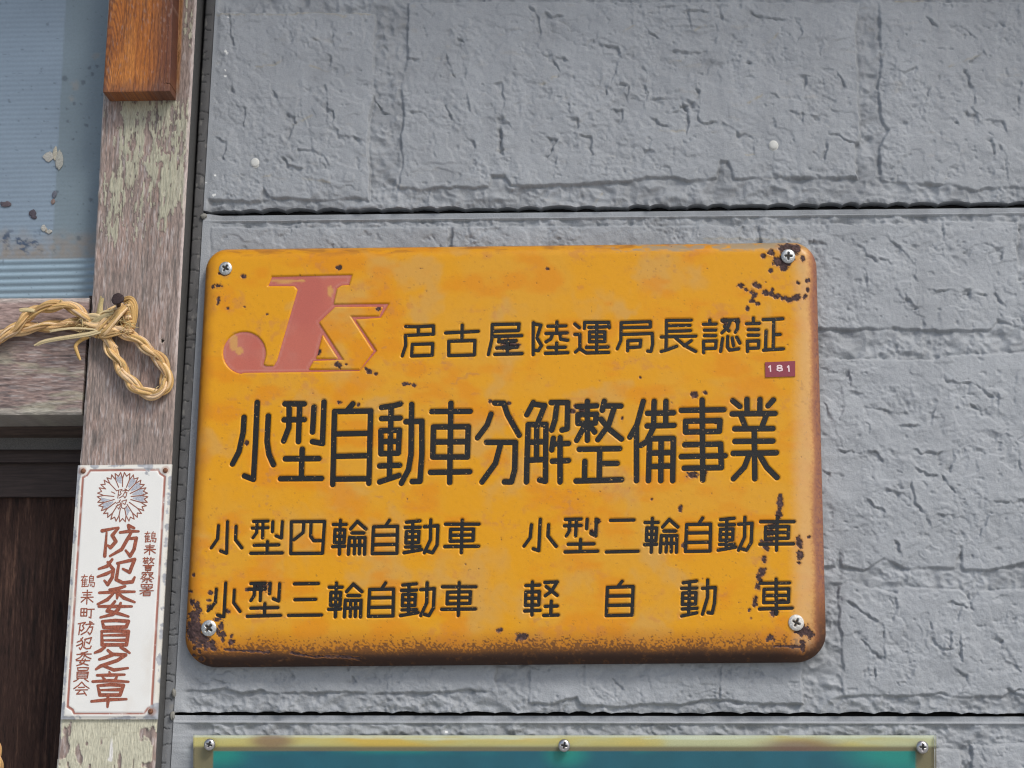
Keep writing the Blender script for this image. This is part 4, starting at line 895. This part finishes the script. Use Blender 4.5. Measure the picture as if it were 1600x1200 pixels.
pur = np.maximum(sst(50, 15, np.hypot(Xt-425, (Yt-1158)*3)), sst(90, 20, np.hypot(Xt-1250, (Yt-1166)*5))); c = mixc(c, (.22, .10, .09), pur*.7)
x0, x1, yt = 333, 1431, 1173.5
ds = np.minimum(np.minimum(Xt-x0+.02*(Yt-1173), x1-Xt), Yt-yt)
teal = sst(-1.0, .8, ds)
ct = np.zeros(c.shape); ct[:] = (.020, .135, .195)
gr = np.maximum(sst(60, 5, np.hypot(Xt-345, (Yt-1178)*1.8)), sst(50, 5, np.hypot(Xt-885, (Yt-1178)*1.6)))
gr = np.maximum(gr, sst(130, 20, np.hypot(Xt-1410, (Yt-1178)*3))); gr = np.maximum(gr, sst(9, 0, ds)*.6*sst(-.2, .4, yl))
ct = mixc(ct, (.02, .34, .28), gr*.8); ct *= (1+.12*fbm(Xt, Yt, 40, o=3, s=9))[..., None]
side = np.where((Xt < x0-4) | (Xt > x1+4), 0, 0)
c = c*(1-teal[..., None])+ct*teal[..., None]
grid('printed_board', Xt, Yt, 0*Xt, 12, M_teal, low_, {'Col': c}, back=2)
box('acrylic_cover', 302, 1146.5, 1463, 1560, 21, 14, M_acr, low_)
for x, y, r in ((327.5, 1163.5, 8.8), (881.5, 1165, 9.2), (1441, 1167.5, 9.2)): screw(x, y, r, 22, M_pan, low_, {327.5: .35, 881.5: .2, 1441: .1}[x], .55)

# ------------------------------------------------------------------ nail and straw rope
def tube(path, rad, sides=6, flat=None):
    """path (n,3) metres, rad (n,) metres"""
    path = np.asarray(path); n = len(path); T = np.gradient(path, axis=0); T /= np.linalg.norm(T, axis=1)[:, None]+1e-12
    ref = np.array([0., -1., 0.]); N1 = np.cross(T, ref); N1 /= np.linalg.norm(N1, axis=1)[:, None]+1e-9; N2 = np.cross(T, N1)
    A = np.linspace(0, 2*np.pi, sides, endpoint=False)
    V = path[:, None]+(N1[:, None]*np.cos(A)[None, :, None]+N2[:, None]*np.sin(A)[None, :, None]*(flat or 1))*np.asarray(rad)[:, None, None]
    idx = np.arange(n*sides).reshape(n, sides); j = np.roll(idx, -1, 1)
    q = np.stack([idx[:-1], j[:-1], j[1:], idx[1:]], -1).reshape(-1, 4)
    return V.reshape(-1, 3), q
def cat(pp, dense=200):
    pp = np.array(pp, float); pp = np.vstack([2*pp[0]-pp[1], pp, 2*pp[-1]-pp[-2]]); out = []
    segs = len(pp)-3; per_ = max(4, dense//segs)
    for i in range(segs):
        p0, p1, p2, p3 = pp[i:i+4]
        for t in np.linspace(0, 1, per_, endpoint=False):
            out.append(.5*((2*p1)+(-p0+p2)*t+(2*p0-5*p1+4*p2-p3)*t*t+(-p0+3*p1-3*p2+p3)*t**3))
    out.append(pp[-2]); return np.array(out)
class Bag:
    def __init__(s): s.V = []; s.Q = []; s.C = []; s.n = 0
    def add(s, V, q, c): s.V.append(V); s.Q.append(q+s.n); s.C.append(np.repeat(np.array(c, float)[None], len(V), 0)); s.n += len(V)
    def make(s, name, parent): return mesh_obj(name, np.concatenate(s.V), None, M_straw, parent, {'Col': np.concatenate(s.C)}, True, np.concatenate(s.Q))
SC = [(min(1, r*1.30), g*1.24, b*1.5) for r, g, b in [(.52, .34, .12), (.60, .42, .17), (.46, .29, .09), (.56, .42, .22), (.40, .25, .09), (.62, .46, .22), (.50, .33, .10)]]
rr_ = random.Random(3)
def world(path):  # (x, y, depth px)
    a = np.array(path); return P(a[:, 0], a[:, 1], a[:, 2])
def strand_rope(name, ctrl, R0, pitch, parent, phase=0., strands=2, taper=None):
    c3 = cat(ctrl, 260); W = world(c3); seg = np.linalg.norm(np.diff(W, axis=0), axis=1); L = np.concatenate([[0], np.cumsum(seg)])/PX
    T = np.gradient(W, axis=0); T /= np.linalg.norm(T, axis=1)[:, None]
    ref = np.array([0, -1., 0]); N1 = np.cross(T, ref); N1 /= np.linalg.norm(N1, axis=1)[:, None]+1e-9; N2 = np.cross(N1, T)
    for st in range(strands):
        bag = Bag(); ph = 2*np.pi*L/pitch+phase+2*np.pi*st/strands; rs_ = R0*.50
        cen = W+(N1*np.cos(ph)[:, None]+N2*np.sin(ph)[:, None])*rs_*PX
        core, q = tube(cen, np.full(len(cen), R0*.50*PX), 8); bag.add(core, q, (.38, .23, .07))
        for k in range(12):
            a0 = rr_.uniform(0, 6.28); tw = rr_.uniform(.6, 1.4); rd = R0*(.50+rr_.uniform(-.03, .09)); a = ph*-.35*tw+a0
            wob_ = 1+.07*np.sin(L/rr_.uniform(9, 22)+a0)
            pth = cen+(N1*np.cos(a)[:, None]+N2*np.sin(a)[:, None])*(rd*wob_*PX)[:, None]
            V_, q = tube(pth, np.full(len(pth), R0*rr_.uniform(.16, .38)*PX), 6, .5); cl = rr_.choice(SC); f_ = rr_.uniform(.8, 1.15); bag.add(V_, q, [x*f_ for x in cl])
        bag.make('strand', parent)
rope = empty('straw_rope', P(183, 500, DP), 'knotted twisted straw rope looped over the rusty nail on the wooden post', 'rope')
dz = DP+9
strand_rope('rope', [(-160, 585, dz-6), (-60, 553, dz-2), (0, 526, dz), (45, 513, dz), (90, 508, dz), (130, 506, dz), (160, 506, dz+3), (186, 500, dz+8)], 8.3, 88, rope)
strand_rope('rope', [(-30, 545, dz-3), (8, 524, dz+2), (32, 505, dz+6), (50, 488, dz+8), (75, 480, dz+9), (100, 477, dz+9), (122, 486, dz+9), (140, 502, dz+8), (160, 513, dz+8)], 7.8, 76, rope, 1.)
strand_rope('rope', [(150, 505, dz+6), (163, 522, dz+6), (172, 545, dz+5), (186, 568, dz+4), (198, 590, dz+4), (217, 609, dz+3), (240, 616, dz+3), (257, 607, dz+3), (260, 588, dz+4), (254, 568, dz+4), (236, 550, dz+5), (217, 533, dz+6), (197, 521, dz+7), (176, 513, dz+8)], 8.2, 72, rope, 2.)
# bindings of the knot: flat bundles of straw
def bundle(name, ctrl, n, spread, r, parent, col=None, flat=.5):
    bag = Bag(); c3 = cat(ctrl, 36)
    for k in range(n):
        o1 = rr_.gauss(0, spread*.5); o2 = rr_.gauss(0, spread*.5); oz = rr_.uniform(-spread, spread)*.35
        T = np.gradient(c3[:, :2], axis=0); nn = np.stack([-T[:, 1], T[:, 0]], -1); nn /= np.linalg.norm(nn, axis=1)[:, None]+1e-9
        t = np.linspace(0, 1, len(c3)); off = o1*(1-t)+o2*t
        p = c3.copy(); p[:, :2] += nn*off[:, None]; p[:, 2] += oz; cut = rr_.randint(0, 3)
        W = world(p[:len(p)-cut]); rad = 1.3*r*rr_.uniform(.6, 1.3)*PX*np.sin(np.clip(np.linspace(.12, 1.02, len(W)), 0, 1)*np.pi*.93)**.35
        V_, q = tube(W, rad, 6, flat); cl = col or rr_.choice(SC); f_ = rr_.uniform(.85, 1.15); bag.add(V_, q, [x*f_ for x in cl])
    bag.make(name, parent)
kz = dz+14
for i in range(7):   # band round the nail side
    yb_ = 478+i*6.5; bundle('binding', [(190-1*i*.4, yb_+5, DP+6), (196, yb_+2, kz-4), (205, yb_+1, kz-3), (212-.4*i, yb_+4, DP+8)], 6, 5, 1.7, rope, flat=.8)
bundle('binding', [(193, 472, kz-8), (203, 469, kz-3), (209, 480, kz-2), (208, 500, kz-4), (203, 514, kz-6)], 12, 6, 1.7, rope, (.60, .37, .13))
bundle('binding', [(196, 478, kz), (186, 490, kz+4), (176, 504, kz+6), (166, 517, kz+5), (156, 525, kz)], 16, 6.5, 2.3, rope)
bundle('binding', [(132, 500, kz-4), (146, 506, kz+1), (160, 508, kz+3), (176, 515, kz+1), (192, 517, kz-5)], 14, 7, 2.2, rope)
bundle('binding', [(140, 512, kz-5), (152, 502, kz+2), (166, 494, kz+4), (178, 492, kz), (190, 500, kz-6)], 12, 7, 2., rope, (.56, .44, .23))
bundle('binding', [(150, 520, kz-4), (162, 524, kz+2), (176, 520, kz+2), (190, 516, kz-4)], 10, 6, 2., rope, (.42, .26, .10))
bundle('loose_straw', [(162, 514, kz+4), (140, 521, kz+4), (112, 526, kz+2), (82, 531, kz), (66, 535, kz), (54, 541, kz-2)], 7, 3.2, 2., rope, (.62, .50, .28))
bundle('loose_straw', [(150, 515, kz+4), (120, 513, kz+3), (95, 515, kz+2), (76, 518, kz)], 4, 1.5, 1.1, rope, (.60, .48, .27))
bundle('loose_straw', [(156, 500, kz), (156, 488, kz+2), (157, 476, kz+3), (160, 463, kz+6)], 7, 3.8, 1.7, rope, (.60, .47, .22))
bundle('loose_straw', [(139, 526, kz-6), (127, 531, kz-4), (118, 540, kz-4), (120, 550, kz-4), (125, 563, kz-3)], 6, 3., 1.8, rope, (.55, .34, .11))
bundle('loose_straw', [(62, 487, dz+12), (50, 485, dz+14), (40, 484, dz+14), (30, 485, dz+14)], 6, 3, 1.7, rope, (.60, .48, .25))
bundle('loose_straw', [(165, 520, kz-4), (172, 532, kz-4), (182, 545, kz-8)], 6, 4, 1.3, rope)
bundle('binding', [(128, 505, kz-8), (142, 497, kz-2), (158, 499, kz+2), (172, 508, kz+1), (182, 520, kz-6)], 14, 9, 2.3, rope, (.66, .50, .27))
bundle('binding', [(146, 526, kz-6), (152, 514, kz+3), (162, 502, kz+5), (172, 492, kz+2), (184, 486, kz-4)], 12, 8, 2.2, rope)
bundle('loose_straw', [(150, 500, kz-2), (160, 490, kz+2), (170, 487, kz+5), (178, 484, kz+6)], 8, 7, 1.1, rope, (.70, .55, .30))
for k in range(95):  # stray fibres
    x = rr_.choice([rr_.uniform(120, 200), rr_.uniform(20, 260)]); y = rr_.uniform(484, 524) if x < 205 else rr_.uniform(555, 612)
    if k < 66: x = rr_.uniform(125, 205); y = rr_.uniform(488, 524)
    if k >= 66: x, y = rr_.choice([(190, 573), (205, 600), (245, 612), (258, 590), (248, 560), (228, 541), (60, 508), (95, 479), (110, 506), (40, 496)]); x += rr_.uniform(-5, 5); y += rr_.uniform(-4, 4)
    a = rr_.uniform(0, 6.28); L_ = rr_.uniform(6, 24) if k < 66 else rr_.uniform(5, 13); b_ = rr_.uniform(-8, 8)
    bundle('stray_fibre', [(x, y, kz-2), (x+L_*.5*math.cos(a)+b_*.3, y+L_*.5*math.sin(a)+b_*.3, kz+2), (x+L_*math.cos(a), y+L_*math.sin(a)+abs(b_)*.3, kz)], 1, .1, .42, rope, (.58, .44, .2))
rope2 = empty('straw_rope', P(-10, 1150, DR), 'end of straw rope hanging before the dark door at the lower left corner', 'rope')
strand_rope('rope', [(-22, 1120, 10), (-12, 1150, 10), (-6, 1175, 10), (-5, 1200, 10), (-8, 1250, 10), (-14, 1320, 10)], 7.5, 50, rope2)
# the nail
nl = empty('bent_nail', P(184, 478, DP), 'rusty round-headed iron nail driven into the post, holding the straw rope', 'nail')
w0 = world([(188, 486, DP-4), (186, 479, DP+20), (183.5, 467.5, DP+47)])
V_, q = tube(cat(w0, 10), np.full(len(cat(w0, 10)), 3.6*PX), 12)
mesh_obj('shank', V_, None, M_nail, nl, None, True, q)
def disc(c0, nrm, r, th, name, m, parent):
    nrm = Vector(nrm).normalized(); u = nrm.orthogonal().normalized(); v = nrm.cross(u); V = []; n = 26
    for j, (k, h) in enumerate(((.0, .35), (.5, .33), (.85, .2), (1., 0), (.97, -1.))):
        for i in range(n):
            a = 2*math.pi*i/n; rr2 = r*k*(1+.05*math.sin(3*a+1)+.03*math.sin(7*a)); V.append(c0+np.array(u*math.cos(a)*rr2+v*math.sin(a)*rr2+nrm*h*th))
    q = [(j*n+i, j*n+(i+1) % n, (j+1)*n+(i+1) % n, (j+1)*n+i) for j in range(4) for i in range(n)]
    mesh_obj(name, V, None, m, parent, None, True, q)
disc(P(183.5, 466.5, DP+48), (-.08, -.80, .22), 10.2*PX, 3*PX, 'nail_head', M_nail, nl)
# ------------------------------------------------------------------ eave added out of view to darken the top of the wall
ev = empty('shading_eave', (0, -.2, 2.95), 'eave soffit added out of view to shade the upper wall', 'eave')
wbox('soffit', (-3, -.50, 2.95), (3, .2, 2.99), M_soffit, ev); wbox('fascia', (-3, -.53, 2.93), (3, -.501, 3.1), M_soffit, ev)
